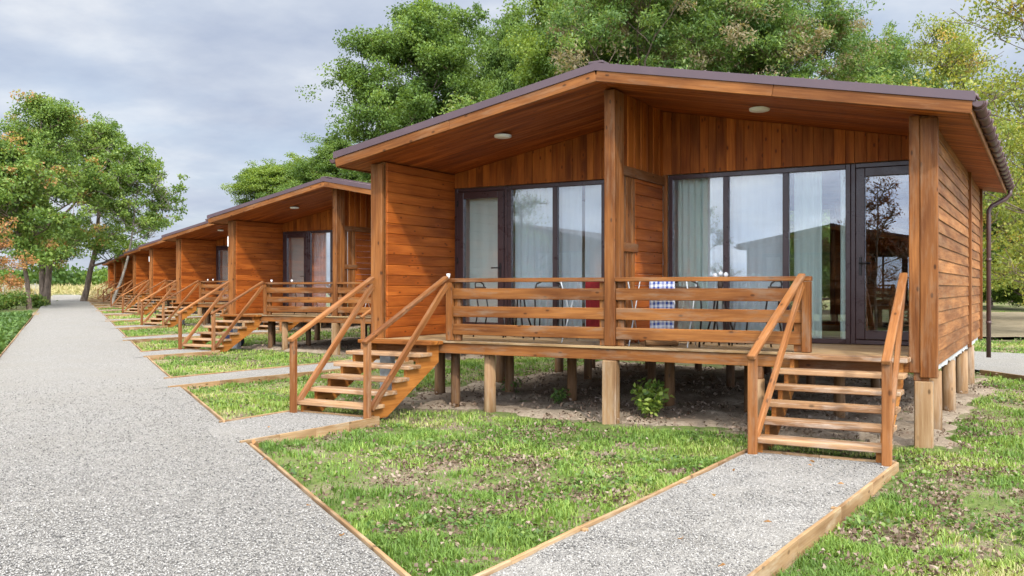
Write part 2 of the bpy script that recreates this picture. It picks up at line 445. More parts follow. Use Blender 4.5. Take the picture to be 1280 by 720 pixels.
    def build(s, name, mat, parent=None, loc=None):
        me = bpy.data.meshes.new(name)
        me.from_pydata(s.v, [], s.f)
        me.materials.append(mat)
        a = me.attributes.new('gc', 'FLOAT_VECTOR', 'POINT')
        a.data.foreach_set('vector', np.array(s.gc, np.float32).ravel())
        a = me.attributes.new('tone', 'FLOAT', 'POINT')
        a.data.foreach_set('value', np.array(s.tone, np.float32))
        me.polygons.foreach_set('use_smooth', s.sm)
        me.update()
        o = bpy.data.objects.new(name, me); col.objects.link(o)
        if parent: o.parent = parent
        if loc: o.location = loc
        return o

def np_mesh(name, V, F, mat, tone=None, gc=None, parent=None, smooth=False):
    """V (n,3), F (m,k)"""
    V = np.asarray(V, np.float32); F = np.asarray(F, np.int32)
    me = bpy.data.meshes.new(name); m, k = F.shape
    me.vertices.add(len(V)); me.vertices.foreach_set('co', V.ravel())
    me.loops.add(m * k); me.loops.foreach_set('vertex_index', F.ravel())
    me.polygons.add(m); me.polygons.foreach_set('loop_start', np.arange(0, m * k, k, dtype=np.int32))
    if smooth: me.polygons.foreach_set('use_smooth', np.ones(m, bool))
    me.update(calc_edges=True)
    me.materials.append(mat)
    if tone is not None:
        a = me.attributes.new('tone', 'FLOAT', 'POINT'); a.data.foreach_set('value', np.asarray(tone, np.float32))
    if gc is not None:
        a = me.attributes.new('gc', 'FLOAT_VECTOR', 'POINT'); a.data.foreach_set('vector', np.asarray(gc, np.float32).ravel())
    o = bpy.data.objects.new(name, me); col.objects.link(o)
    if parent: o.parent = parent
    return o

def unit(a):
    return a / np.maximum(np.linalg.norm(a, axis=-1, keepdims=True), 1e-9)
def leaves(P, length, width, tone, up_bias=0.5, fold=0.25, droop=0.0, g=None):
    """one folded four cornered leaf at every point"""
    g = g or rng
    n = len(P)
    nor = unit(g.normal(size=(n, 3)) + np.array([0, 0, up_bias]))
    d = g.normal(size=(n, 3)); d[:, 2] -= droop
    d = unit(d - nor * np.sum(d * nor, 1, keepdims=True)); sdv = np.cross(nor, d)
    L = (length * g.uniform(0.65, 1.35, n))[:, None]; W = (width * g.uniform(0.7, 1.3, n))[:, None]
    V = np.stack([P, P + d * L * 0.45 + sdv * W * 0.5 + nor * fold * W, P + d * L, P + d * L * 0.45 - sdv * W * 0.5 + nor * fold * W], 1)
    F = np.arange(n * 4).reshape(n, 4)
    return V.reshape(-1, 3), F, np.repeat(tone, 4)

# ------------------------------------------------------------------ ground, road, walks
def warp(lo, hi, c, n, p=2.6):
    t = np.linspace(-1, 1, n)
    return np.where(t < 0, c - (c - lo) * np.abs(t) ** p, c + (hi - c) * np.abs(t) ** p)
gx = warp(-1500, 1500, -5, 460, 4.2); gy = warp(-1500, 1500, 9, 460, 4.2)
GX, GY = np.meshgrid(gx, gy, indexing='ij')
V = np.stack([GX, GY, ground_z(GX, GY)], -1).reshape(-1, 3)
n = 460
I = np.arange(n * n).reshape(n, n)
F = np.stack([I[:-1, :-1], I[1:, :-1], I[1:, 1:], I[:-1, 1:]], -1).reshape(-1, 4)
kind(np_mesh('ground', V, F, M['ground'], smooth=True), 'structure')

def sheet(name, pts_a, pts_b, z, mat, n=24, nw=4, k='structure', noise=0.0):
    """strip between two polylines"""
    A = np.array(pts_a, float); B = np.array(pts_b, float)
    def res(P):
        t = np.linspace(0, len(P) - 1, n); i = np.minimum(t.astype(int), len(P) - 2); f = (t - i)[:, None]
        return P[i] * (1 - f) + P[i + 1] * f
    A = res(A); B = res(B)
    w = np.linspace(0, 1, nw)[None, :, None]
    P = A[:, None] * (1 - w) + B[:, None] * w
    Z = terrain(P[..., 0], P[..., 1]) + z + (fbm(P[..., 0] * 1.3, P[..., 1] * 1.3) - 0.5) * noise
    V = np.concatenate([P, Z[..., None]], -1).reshape(-1, 3)
    I = np.arange(n * nw).reshape(n, nw)
    F = np.stack([I[:-1, :-1], I[1:, :-1], I[1:, 1:], I[:-1, 1:]], -1).reshape(-1, 4)
    o = np_mesh(name, V, F, mat, smooth=True)
    # keep the sheet facing up
    if o.data.polygons[0].normal.z < 0: o.data.flip_normals()
    return kind(o, k)

def rp(s, nn): return (RD[0] * s + RN[0] * nn, RD[1] * s + RN[1] * nn)
ss = [-30, -15, -5, 0, 5, 10, 20, 30, 45, 60, 80, 105, 135]
sheet('gravel_road', [rp(s, ROAD_A + 0.05 * math.sin(s)) for s in ss], [rp(s, ROAD_B) for s in ss], 0.0, M['gravel'], 160, 12, noise=0.03)
for k in range(NCAB):
    for (x0, x1, yf) in (left_walk(k), right_walk(k)):
        a = [(x0 + rw_slant(k, y), y) for y in np.linspace(road_edge_y(x0) - 0.25, yf, 6)]
        b = [(x1 + rw_slant(k, y, 1), y) for y in np.linspace(road_edge_y(x1) - 0.25, yf, 6)]
        sheet('gravel_walk', a, b, 0.006, M['gravel'], 30, 6, noise=0.02)
# timber edging boards (kerbs of the walks and of the road)
def edging(pts, top=0.028, h=0.14, th=0.03, peg=True):
    mb = MB()
    P = [Vector((x, y, float(terrain(x, y)) + top - h / 2 + rnd.uniform(-0.006, 0.006))) for x, y in pts]
    for a, b in zip(P[:-1], P[1:]):
        d = (b - a).normalized(); sd = Vector((-d.y, d.x, 0)); m = (a + b) / 2 + sd * rnd.uniform(-0.012, 0.012)
        e = Vector((0, 0, rnd.uniform(-0.003, 0.003)))
        mb.beam(a + d * 0.002, m + e, th, h); mb.beam(m + e + d * 0.004, b - d * 0.002 + e, th, h)
    if peg and len(P) > 2:
        for p, q in zip(P[1:-1], P[2:]):
            d = (q - p).normalized(); sd = Vector((d.y, -d.x, 0))
            for e in (0.05,):
                c = p + sd * 0.042
                mb.box(c.x - 0.02, c.x + 0.02, c.y - 0.02, c.y + 0.02, c.z - 0.1, c.z + h / 2 - 0.008, 'z')
    return kind(mb.build('timber_kerb', M['edging']), 'structure')
for k in range(NCAB):
    for wi, (x0, x1, yf) in enumerate((left_walk(k), right_walk(k))):
        for sgn, x in ((-1, x0), (1, x1)):
            y0 = road_edge_y(x) + (0.0)
            nseg = 3 if (yf - y0) > 3 else 2
            ys = np.linspace(yf, y0, nseg + 1)
            pts = [(x + rw_slant(k, y, sgn > 0) + sgn * 0.02, y) for y in ys]
            if sgn < 0: pts = pts[::-1]
            edging(pts)
        edging([(x0 - 0.02, yf + 0.0), (x1 + 0.02, yf + 0.0)], top=0.03, h=0.08)
    xa = left_walk(k)[1] + 0.06; xb = right_walk(k)[0] - 0.15
    edging([(x, road_edge_y(x) + 0.02) for x in np.linspace(xa + 0.04, xb, 3)], peg=False)
    xa = right_walk(k)[1] ; xb = left_walk(k)[0]
    if k < NCAB - 1:
        xa2 = left_walk(k)[0] - 0.02; xb2 = right_walk(k + 1)[1] + 0.02
        edging([(x, road_edge_y(x) + 0.02) for x in np.linspace(xb2, xa2, 3)], peg=False)
kind(edging([rp(s, ROAD_A - 0.02) for s in (62, 40, 24, 12)], top=0.03, h=0.09, peg=False), 'structure')

# bare soil under each cabin
def soil_patch(k):
    nx, ny = 110, 120
    u = np.linspace(-1, 1, nx); v = np.linspace(0, 1, ny)
    U, W = np.meshgrid(u, v, indexing='ij')
    x = CX + DX * k + U * 4.45; y = CY + DY * k - 0.35 + W * 9.9
    edge = np.maximum(np.abs(U), np.abs(W * 2 - 1))
    wob = 0.9 * (fbm(x * 0.9, y * 0.9) - 0.5)
    x = x + wob * np.clip((edge - .6) / .4, 0, 1); y = y + wob * np.clip((edge - .6) / .4, 0, 1) * 0.7
    z = ground_z(x, y) + 0.03 - 0.14 * np.clip((edge - 0.88) / 0.12, 0, 1) + (fbm(x * 3, y * 3) - 0.5) * 0.12
    V = np.stack([x, y, z], -1).reshape(-1, 3)
    I = np.arange(nx * ny).reshape(nx, ny)
    F = np.stack([I[:-1, :-1], I[1:, :-1], I[1:, 1:], I[:-1, 1:]], -1).reshape(-1, 4)
    kind(np_mesh('soil_ground', V, F, M['soil'], smooth=True), 'structure')
for k in range(NCAB): soil_patch(k)

# the cross path behind the nearest cabin, the sandy field beyond it, the pale track on the left
sheet('back_path', [(-3.2, 24.4), (-1.15, 21.25), (-0.35, 20.05), (1.6, 17.2), (5, 12.5)], [(-4.4, 27.6), (-1.5, 27.6), (1.5, 26.8), (5, 22), (9, 16)], 0.0, M['gravel'], 30, 8)
edging([(5.03, 12.48), (1.6, 17.17), (-0.35, 20.0), (-1.2, 21.25)], peg=False)
sheet('sand_field', [(-9, 33), (0, 35.5), (25, 41)], [(-16, 60), (-1, 64), (36, 76)], 0.06, M['sand'], 30, 12, noise=0.1)
sheet('left_track', [rp(52.5, -1.2), rp(54, -30)], [rp(56, -1.2), rp(58, -30)], 0.004, M['sand'], 10, 4)
sheet('yard_ground', [rp(66, -5), rp(68, -60)], [rp(100, -4), rp(104, -70)], 0.0, M['sand'], 20, 10)

# ------------------------------------------------------------------ the cabin (built once, then copied)
def S(x): return 4.31 - PITCH * abs(x)         # height of the soffit
DZ = 0.92
def make_cabin():
    root = empty('timber_cabin', (CX, CY, 0))
    # ---- piles
    def pile(x, y, r, z1, mat, z0=-0.3, square=False):
        mb = MB()
        if square: mb.box(x - r, x + r, y - r * 0.7, y + r * 0.7, z0, z1, 'z', ch=0.012)
        else: mb.tube([(x, y, z0), (x + 0.004, y, (z0 + z1) / 2), (x, y + 0.004, z1)], [r * 1.06, r, r * 0.96], 14)
        return mb.build('pile', mat, root)
    pile(-1.94, 0.16, 0.085, 0.74, M['raw'])
    pile(0.0, 0.02, 0.10, 0.745, M['raw'], square=True)
    pile(1.93, 0.0, 0.085, 0.60, M['raw'])
    pile(3.76, 0.06, 0.095, 0.66, M['raw'], square=True)
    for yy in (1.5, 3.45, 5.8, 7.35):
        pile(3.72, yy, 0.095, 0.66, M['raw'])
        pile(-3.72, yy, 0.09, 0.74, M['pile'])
    for xx in (-2.55, -1.3, 0.1, 1.45, 2.6):
        for yy in (1.75, 4.6, 7.6):
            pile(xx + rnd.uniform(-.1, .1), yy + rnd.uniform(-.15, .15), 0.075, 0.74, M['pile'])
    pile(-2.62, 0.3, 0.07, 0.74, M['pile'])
    pile(-3.72, 0.1, 0.1, 0.74, M['concrete'], square=True)
    mb = MB(); mb.box(1.87, 1.99, -0.045, 0.055, 0.602, 0.746, 'z'); mb.build('pile_packer', M['stair'], root)
    mb = MB(); mb.box(3.66, 3.82, 0.0, 0.1, 0.662, 0.85, 'z'); mb.build('pile_packer', M['stair'], root)
    # ---- floor frame
    mb = MB()
    mb.box(-3.86, 3.62, -0.02, 0.05, 0.75, 0.897, 'x'); mb.build('front_beam', M['rail'], root)
    for x in (-3.0, -1.94, 0, 1.93, 3.0):
        mb = MB(); mb.box(x - 0.055, x + 0.055, 0.055, 8.7, 0.75, 0.888, 'y'); mb.build('joist', M['stair'], root)
    mb = MB()
    y = -0.045
    while y < 1.9:
        mb.box(-3.83, 3.60, y, y + 0.118, 0.9, 0.93, 'x', ch=0.003); y += 0.125
    mb.build('deck', M['deck'], root)
    mb = MB(); mb.box(-3.7, 3.7, 2.0, 8.7, 0.893, 0.925, 'x'); mb.build('room_floor', M['inner'], root)
    # ---- side walls
    for sg in (-1, 1):
        mb = MB()
        ztop = S(3.75) - 0.01
        core = [(0.02, 0.80), (8.72, 0.80), (8.72, ztop), (0.02, ztop)]
        mb.prism(core, 'x', sg * 3.76 - 0.03, sg * 3.76 + 0.03, tone=0.5)
        z = 0.78; step = 0.157
        while z < ztop - 0.02:                       # lapped boards outside
            zt = min(z + step + 0.02, ztop)
            for (ya, yb) in ((0.03, 5.74), (5.84, 8.66)):
                mb.beam((sg * 3.815, ya, (z + zt) / 2), (sg * 3.815, yb, (z + zt) / 2), 0.022, zt - z, up=(-sg * 0.11, 0, 1), ch=0.003)
            z += step
        w = mb.build('side_wall', M['lap'], root)
        mb = MB()
        mb.box(sg * 3.84 - 0.03, sg * 3.84 + 0.03, 5.745, 5.835, 0.72, ztop, 'z'); mb.build('wall_trim', M['trim'], root)
        mb = MB()
        mb.box(sg * 3.82 - 0.05, sg * 3.82 + 0.05, 8.665, 8.76, 0.72, ztop, 'z'); mb.build('wall_trim', M['trim'], root)
        mb = MB(); z = 0.935; i = 0                  # flush boards inside the porch
        while z < ztop - 0.01:
            zt = min(z + 0.158, ztop)
            x = sg * 3.71
            mb.beam((x + rnd.uniform(-.002, .002), 0.06, (z + zt) / 2), (x, 1.93, (z + zt) / 2), 0.034, zt - z - 0.003, ch=0.011)
            z += 0.158
        if sg < 0:
            z = 0.935
            while z > 0.5:
                mb.beam((sg * 3.71, 0.06, z - 0.079), (sg * 3.71, 0.9, z - 0.079), 0.034, 0.155, ch=0.007); z -= 0.158
                break
        mb.build('porch_wall', M['siding'], root)
        # pale membrane hanging below the wall
        ys = np.linspace(0.2, 8.6, 60); v = []; f = []
        for yq in ys:
            e = rnd.uniform(-0.012, 0.012)
            v += [(sg * 3.80 + e, yq, 0.80), (sg * 3.79 - e, yq, 0.69 + rnd.uniform(-0.015, 0.02))]
        for i in range(len(ys) - 1): f.append((2 * i, 2 * i + 1, 2 * i + 3, 2 * i + 2))
        mb = MB(); mb.raw(v, f); o = mb.build('membrane_strip', M['skirt'], root)
        sm = o.modifiers.new('thickness', 'SOLIDIFY'); sm.thickness = 0.012
    # ---- rear wall, two added openings let daylight in behind the curtains
    mb = MB(); WX = ((-3.4, -0.4), (0.15, 1.12)); WZ = (1.0, 3.35)
    mb.prism([(-3.75, 0.8), (3.75, 0.8), (3.75, WZ[0]), (-3.75, WZ[0])], 'y', 8.68, 8.72, tone=0.5)
    mb.prism([(-3.75, WZ[1]), (3.75, WZ[1]), (3.75, S(3.75) - .01), (0, S(0) - .01), (-3.75, S(3.75) - .01)], 'y', 8.68, 8.72, tone=0.5)
    for (q0, q1) in ((-3.75, -3.4), (-0.4, 0.15), (1.12, 3.75)):
        mb.prism([(q0, WZ[0] + .001), (q1, WZ[0] + .001), (q1, WZ[1] - .001), (q0, WZ[1] - .001)], 'y', 8.68, 8.72, tone=0.5)
    z = 0.78
    while z < S(3.7) - 0.1:
        spans = ((-3.75, 3.75),) if (z + 0.17 < WZ[0] or z > WZ[1]) else ((-3.75, -3.45), (-0.35, 0.10), (1.17, 3.75))
        for (q0, q1) in spans: mb.beam((q0, 8.74, z + 0.088), (q1, 8.74, z + 0.088), 0.02, 0.176, up=(0, -0.11, 1))
        z += 0.157
    mb.build('rear_wall', M['lap'], root)
    for (q0, q1) in WX:
        mb = MB()
        mb.box(q0 - .05, q0 + .05, 8.66, 8.77, WZ[0] - .05, WZ[1] + .05, 'z'); mb.box(q1 - .05, q1 + .05, 8.66, 8.77, WZ[0] - .05, WZ[1] + .05, 'z')
        mb.box(q0 + .051, q1 - .051, 8.662, 8.768, WZ[0] - .05, WZ[0] + .04, 'x'); mb.box(q0 + .051, q1 - .051, 8.662, 8.768, WZ[1] - .04, WZ[1] + .05, 'x')
        wn = mb.build('window', M['frame'], root)  # added rear window, there to backlight the curtains
        mb = MB(); mb.box(q0 + .045, q1 - .045, 8.70, 8.712, WZ[0] + .035, WZ[1] - .035, 'x', ch=0.001); mb.build('pane', M['glass'], wn)
    # ---- room lining and dividing wall
    mb = MB()
    for sg in (-1, 1):
        mb = MB(); mb.box(sg * 3.7 - 0.012, sg * 3.7 + 0.012, 2.02, 8.6, 0.93, 3.55, 'y'); mb.build('room_lining', M['paint'], root)
    mb = MB()
    mb.box(-0.05, 0.05, 2.02, 8.58, 0.93, 4.2, 'y')
    mb.build('room_lining', M['paint'], root)
    # ---- wall above the windows: upright boards
    mb = MB(); x = -3.69
    while x < 3.69:
        w = rnd.choice((0.115, 0.13, 0.14, 0.15)); x1 = min(x + w, 3.69)
        if not (x < 0 < x1) or True:
            xa, xb = x + 0.0022, x1 - 0.0022
            if x1 - x > 0.03:
                off = rnd.uniform(0, 0.009)
                zt0, zt1 = S(xa) - 0.004, S(xb) - 0.004
                v = [(xa, 1.90 - off, 3.365), (xb, 1.90 - off, 3.365), (xb, 1.90 - off, zt1), (xa, 1.90 - off, zt0),
                     (xa, 1.935, 3.365), (xb, 1.935, 3.365), (xb, 1.935, zt1), (xa, 1.935, zt0)]
                o1, o2 = rnd.uniform(0, 40), rnd.uniform(0, 40)
                mb.raw(v, [(0, 1, 2, 3), (5, 4, 7, 6), (1, 5, 6, 2), (4, 0, 3, 7), (0, 4, 5, 1), (3, 2, 6, 7)],
                       [(p[2] + o1, p[0] + o2, p[1]) for p in v])
        x = x1
    mb.build('gable_wall', M['gable'], root)
    mb = MB(); mb.prism([(-3.69, 3.36), (3.69, 3.36), (3.69, S(3.69) - .01), (0, S(0) - .01), (-3.69, S(3.69) - .01)], 'y', 1.94, 1.99, 0.5)
    mb.build('gable_backing', M['inner'], root)
    # ---- windows and doors (frames, panes, handles)
    Z0, Z1 = 0.937, 3.352
    def rect_frame(mb, x0, x1, z0, z1, t, y0, y1, top=None):
        top = top or t
        mb.box(x0, x0 + t, y0, y1, z0, z1, 'z', ch=0.006); mb.box(x1 - t, x1, y0, y1, z0, z1, 'z', ch=0.006)
        mb.box(x0 + t, x1 - t, y0 + .001, y1 - .001, z0, z0 + t, 'x', ch=0.006); mb.box(x0 + t, x1 - t, y0 + .001, y1 - .001, z1 - top, z1, 'x', ch=0.006)
    def pane(par, x0, x1, z0, z1, y):
        mb = MB(); mb.box(x0, x1, y, y + 0.012, z0, z1, 'x', ch=0.001); return mb.build('pane', M['glass'], par)
    for sg in (-1, 1):
        xs = sorted([sg * 0.09, sg * 2.66]); xa, xb = xs
        mb = MB()
        rect_frame(mb, xa, xb, Z0, Z1, 0.065, 1.90, 1.985)
        mx = [sg * 0.955, sg * 1.80]
        for m_ in mx: mb.box(m_ - 0.042, m_ + 0.042, 1.903, 1.98, Z0 + 0.065, Z1 - 0.065, 'z', ch=0.006)
        win = mb.build('window', M['frame'], root)
        edges = sorted([xa + 0.065 - 0.042, xb - 0.065 + 0.042] + mx)
        for e0, e1 in zip(edges[:-1], edges[1:]):
            pane(win, e0 + 0.035, e1 - 0.035, Z0 + 0.055, Z1 - 0.055, 1.935)
        xs = sorted([sg * 2.664, sg * 3.69]); xa, xb = xs
        mb = MB(); rect_frame(mb, xa, xb, Z0 + 0.002, Z1, 0.06, 1.90, 1.985)
        rect_frame(mb, xa + 0.065, xb - 0.065, Z0 + 0.07, Z1 - 0.065, 0.115, 1.885, 1.965)
        door = mb.build('door', M['frame'], root)
        pane(door, xa + 0.175, xb - 0.175, Z0 + 0.18, Z1 - 0.175, 1.925)
        mb = MB(); hx = sg * 2.664 + sg * 0.125
        mb.box(hx - 0.017, hx + 0.017, 1.868, 1.886, 1.86, 2.10, 'z')
        mb.tube([(hx, 1.868, 2.02), (hx, 1.83, 2.02), (hx + sg * 0.03, 1.822, 2.02), (hx + sg * 0.135, 1.822, 2.018)], 0.010, 8)
        mb.build('handle', M['dark_metal'], door)
        for zz in (1.2, 2.15, 3.1):
            mb = MB(); mb.tube([(xb - 0.07 if sg > 0 else xa + 0.07, 1.875, zz - .05), (xb - 0.07 if sg > 0 else xa + 0.07, 1.875, zz + .05)], 0.012, 8)
            mb.build('hinge', M['dark_metal'], door)
    for sg in (-1, 1):
        mb = MB(); mb.box(sg * 0.055 - 0.03, sg * 0.055 + 0.03, 1.86, 1.90, 0.935, 3.36, 'z'); mb.build('wall_trim', M['trim'], root)
    # ---- dividing screen on the porch
    scr = MB(); z = 0.935
    while z < 3.19:
        zt = min(z + 0.158, 3.2)
        scr.beam((0, 0.80, (z + zt) / 2), (0, 1.855, (z + zt) / 2), 0.045, zt - z - 0.003, ch=0.007); z += 0.158
    part = scr.build('screen', M['siding'], root)
    for y0, y1 in ((0.33, 0.47), (0.52, 0.66), (0.70, 0.79)):
        mb = MB(); mb.box(-0.02, 0.02, y0, y1, 0.935, 3.2, 'z'); mb.build('slat', M['trim'], part)
    yy = 0.33
    while yy < 1.86:
        mb = MB(); mb.box(-0.018, 0.018, yy, min(yy + 0.19, 1.87), 3.335, S(0) - 0.005, 'z'); yy += 0.235; mb.build('slat', M['gable'], part)
    mb = MB()
    mb.box(-0.05, 0.05, 0.31, 1.858, 3.2, 3.332, 'y'); mb.build('screen_rail', M['trim'], part)
    mb = MB(); mb.box(-0.045, 0.045, 0.32, 0.86, 2.18, 2.30, 'y')
    mb.build('screen_rail', M['trim'], part)
    # ---- porch posts
    mb = MB(); mb.box(-0.075, 0.075, -0.03, 0.12, 0.933, S(0) - 0.03, 'z', ch=0.008)
    mb.box(-0.068, 0.068, 0.124, 0.30, 0.933, S(0) - 0.03, 'z', ch=0.008); mb.build('porch_post', M['trim'], root)
    mb = MB(); mb.box(-3.94, -3.73, -0.03, 0.06, 0.70, S(3.83) - 0.02, 'z', ch=0.008); mb.build('porch_post', M['trim'], root)
    mb = MB(); mb.box(3.615, 3.725, -0.03, 0.06, 0.75, S(3.67) - 0.02, 'z', ch=0.008)
    mb.box(3.729, 3.91, -0.033, 0.055, 0.70, S(3.82) - 0.02, 'z', ch=0.008); mb.build('porch_post', M['trim'], root)
    # ---- railing
    for (xa, xb) in ((-2.52, -0.077), (0.077, 2.50)):
        rl = None
        mb = MB(); mb.box(xa - 0.055 if xa < -1 else xa, xb + 0.055 if xb > 1 else xb, -0.035, 0.075, 1.772, 1.828, 'x', ch=0.006)
        rl = mb.build('railing', M['rail'], root)
        for z in (1.02, 1.275, 1.53):
            mb = MB(); mb.box(xa + (0.055 if xa < -1 else 0.0), xb - (0.055 if xb > 1 else 0.0), 0.0, 0.035, z, z + 0.155, 'x', ch=0.006); mb.build('rail', M['rail'], rl)
        xe = xa if xa < -1 else xb
        mb = MB(); mb.box(xe - 0.05, xe + 0.05, -0.033, 0.065, 0.934, 1.769, 'z', ch=0.006); mb.build('railing_post', M['rail'], rl)
        xi = xe + (0.11 if xa < -1 else -0.11)
        mb = MB(); mb.box(xi - 0.045, xi + 0.045, 0.038, 0.11, 0.934, 1.768, 'z', ch=0.006); mb.build('railing_post', M['rail'], rl)
        xi = xb - 0.05 if xa < -1 else xa + 0.05
        mb = MB(); mb.box(xi - 0.045, xi + 0.045, 0.038, 0.11, 0.934, 1.768, 'z', ch=0.006); mb.build('railing_post', M['rail'], rl)
    # ---- stairs
    for (xa, xb) in ((-3.93, -2.60), (2.30, 3.64)):
        rise, run = 0.153, 0.272
        st = None
        for i in range(6):
            z = 0.928 - rise * i; y = -0.055 - run * i
            mb = MB(); mb.box(xa, xb, y - 0.295, y + 0.012, z - 0.052, z, 'x', ch=0.007)
            if st is None: st = mb.build('stairs', M['bright_orange'] if xa < 0 else M['tread'], root)
            else: mb.build('tread', M['tread'], st)
        for xs in (xa + 0.10, xb - 0.10):
            poly = []
            for i in range(6):
                z = 0.928 - rise * i - 0.054; y = -0.055 - run * i
                poly += [(y + 0.0, z), (y - 0.225, z), (y - 0.225, z - rise + 0.003)]
            poly = [(-0.052, 0.928 - 0.054)] + poly[1:]
            poly[-1] = (poly[-1][0], -0.02)
            poly += [(-0.055 - run * 4.45, -0.03), (-0.052, 0.62)]
            mb = MB(); mb.prism(poly, 'x', xs - 0.024, xs + 0.024); mb.build('stringer', M['bright_orange'], st)
        yb = -0.055 - run * 5 - 0.22
        for side, xs in ((-1, xa + 0.055), (1, xb + 0.022)):
            xs = xs if side < 0 else xs - 0.03
            yn = yb - 0.125
            mb = MB(); mb.box(xs - 0.045, xs + 0.045, yn - 0.032, yn + 0.032, -0.05, 1.0, 'z', ch=0.006); mb.build('newel_post', M['stair'], st)
            xtop = xs
            if xa > 0 and side > 0: xtop = 3.57
            if xa < 0 and side < 0: xtop = -3.86
            if xa > 0 and side < 0: xtop = 2.47
            if xa < 0 and side > 0: xtop = -2.52
            mb = MB(); mb.beam((xs, yn - 0.07, 0.985), (xtop, -0.085, 1.84), 0.085, 0.05, ch=0.008); mb.build('handrail', M['stair'], st)
            mb = MB(); mb.beam((xs, yn + 0.07, 0.12), (xtop, -0.085, 1.73), 0.05, 0.09, ch=0.008); mb.build('handrail', M['stair'], st)
        mb = MB(); mb.box(xa + 0.1, xb - 0.1, -0.055, -0.025, 0.74, 0.87, 'x'); mb.build('riser_board', M['stair'], st)
    # ---- roof
    EX, YF, YB = 4.27, -0.42, 9.05
    mb = MB()
    up = 0.215
    for sg in (-1, 1):
        e = EX + 0.03
        P = [(0, S(0) + up), (sg * e, S(e) + up), (sg * e, S(e) + up - 0.05), (0, S(0) + up - 0.05)]
        if sg < 0: P = P[::-1]
        mb.prism(P, 'y', YF - 0.035, YB, 0.5)
        for i in range(15):          # folds of the sheet
            x = sg * (0.28 + i * 0.285)
            mb.beam((x, YF - 0.03, S(x) + up + 0.008), (x, YB, S(x) + up + 0.008), 0.03, 0.03, ch=0.008, tone=0.5)
        # metal drip strip along the front and back edge
        for yy in (YF - 0.05, YB + 0.004):
            P = [(0, S(0) + up + 0.012), (sg * e, S(e) + up + 0.012), (sg * e, S(e) + up - 0.085), (0, S(0) + up - 0.085)]
            if sg < 0: P = P[::-1]
            mb.prism(P, 'y', yy, yy + 0.012, 0.5)
    mb.beam((0, YF - 0.04, S(0) + up + 0.02), (0, YB, S(0) + up + 0.02), 0.2, 0.03, tone=0.5)
    roof = mb.build('roof', M['roof'], root)
    for sg in (-1, 1):
        mb = MB()     # front fascia
        P0 = Vector((0, YF - 0.016, S(0) + 0.062)); P1 = Vector((sg * EX, YF - 0.016, S(EX) + 0.062))
        for q in range(2):
            a = P0.lerp(P1, q * 0.52); b = P0.lerp(P1, 0.52 if q == 0 else 1.0)
            mb.beam(a + (b - a).normalized() * 0.002, b, 0.034, 0.135, ch=0.006)
        mb.build('fascia', M['trim'], roof)
        mb = MB(); mb.beam((sg * (EX - 0.016), YF + 0.006, S(EX) + 0.065), (sg * (EX - 0.016), YB, S(EX) + 0.065), 0.03, 0.15, ch=0.006); mb.build('fascia', M['trim'], roof)
        mb = MB(); y = YF + 0.006
        while y < YB - 0.01:
            y1 = min(y + 0.118, YB)
            mb.beam((0.002 * sg, (y + y1) / 2, S(0) + 0.012), (sg * (EX - 0.034), (y + y1) / 2, S(EX - 0.034) + 0.012), y1 - y - 0.002, 0.018, ch=0.006)
            y = y1
        mb.build('soffit', M['soffit'], roof)
        # half round gutter with its clips
        gxx = sg * (EX + 0.055); gz = S(EX) + 0.12; r = 0.062
        v = []; f = []; nn = 12
        yst = (YF - 0.03, YB + 0.03)
        for yy in yst:
            for rr in (r, r - 0.006):
                for j in range(nn + 1):
                    a = math.pi + math.pi * j / nn
                    v.append((gxx + rr * math.cos(a), yy, gz + rr * math.sin(a)))
        w = nn + 1
        for j in range(nn):
            f.append((j, j + 1, 2 * w + j + 1, 2 * w + j)); f.append((w + j + 1, w + j, 3 * w + j, 3 * w + j + 1))
            f.append((j + 1, j, w + j, w + j + 1)); f.append((2 * w + j, 2 * w + j + 1, 3 * w + j + 1, 3 * w + j))
        f += [(0, 2 * w, 3 * w, w), (nn, w + nn, 3 * w + nn, 2 * w + nn)]
        mb = MB(); mb.raw(v, f, smooth=True)
        for yy in yst:
            mb.raw([(gxx, yy, gz)] + [(gxx + r * math.cos(math.pi + math.pi * j / nn), yy, gz + r * math.sin(math.pi + math.pi * j / nn)) for j in range(nn + 1)],
                   [(0, j + 1, j + 2) for j in range(nn)])
        gut = mb.build('gutter', M['gutter'], roof)
        y = YF + 0.1
        while y < YB:
            mb = MB(); pts = [(gxx + (r + 0.012) * math.cos(a), y, gz + (r + 0.012) * math.sin(a)) for a in np.linspace(math.pi * 0.92, 2.08 * math.pi, 12)]
            mb.tube(pts, 0.016, 6)
            mb.tube([(gxx - sg * 0.075, y + 0.0, S(EX) + up + 0.005), (gxx - sg * 0.02, y, S(EX) + up - 0.012), (gxx, y, gz + 0.035)], [0.02, 0.024, 0.012], 6)
            mb.build('gutter_bracket', M['gutter'], roof); y += 0.60
        ye = YB - 0.12
        mb = MB(); mb.tube([(gxx, ye, gz - 0.04), (gxx, ye, gz - 0.14), (gxx - sg * 0.06, ye - .02, gz - 0.22), (sg * 4.02, ye - 0.1, gz - 0.36), (sg * 3.97, ye - 0.12, gz - 0.44), (sg * 3.97, ye - 0.12, gz - 0.6), (sg * 3.97, ye - 0.12, 0.36)], 0.042, 12)
        mb.tube([(sg * 3.97, ye - 0.12, 2.2), (sg * 3.97, ye - 0.12, 2.26)], 0.05, 12)
        mb.tube([(sg * 3.97, ye - 0.12, 1.0), (sg * 3.97, ye - 0.12, 1.06)], 0.05, 12)
        mb.build('downpipe', M['gutter'], roof)
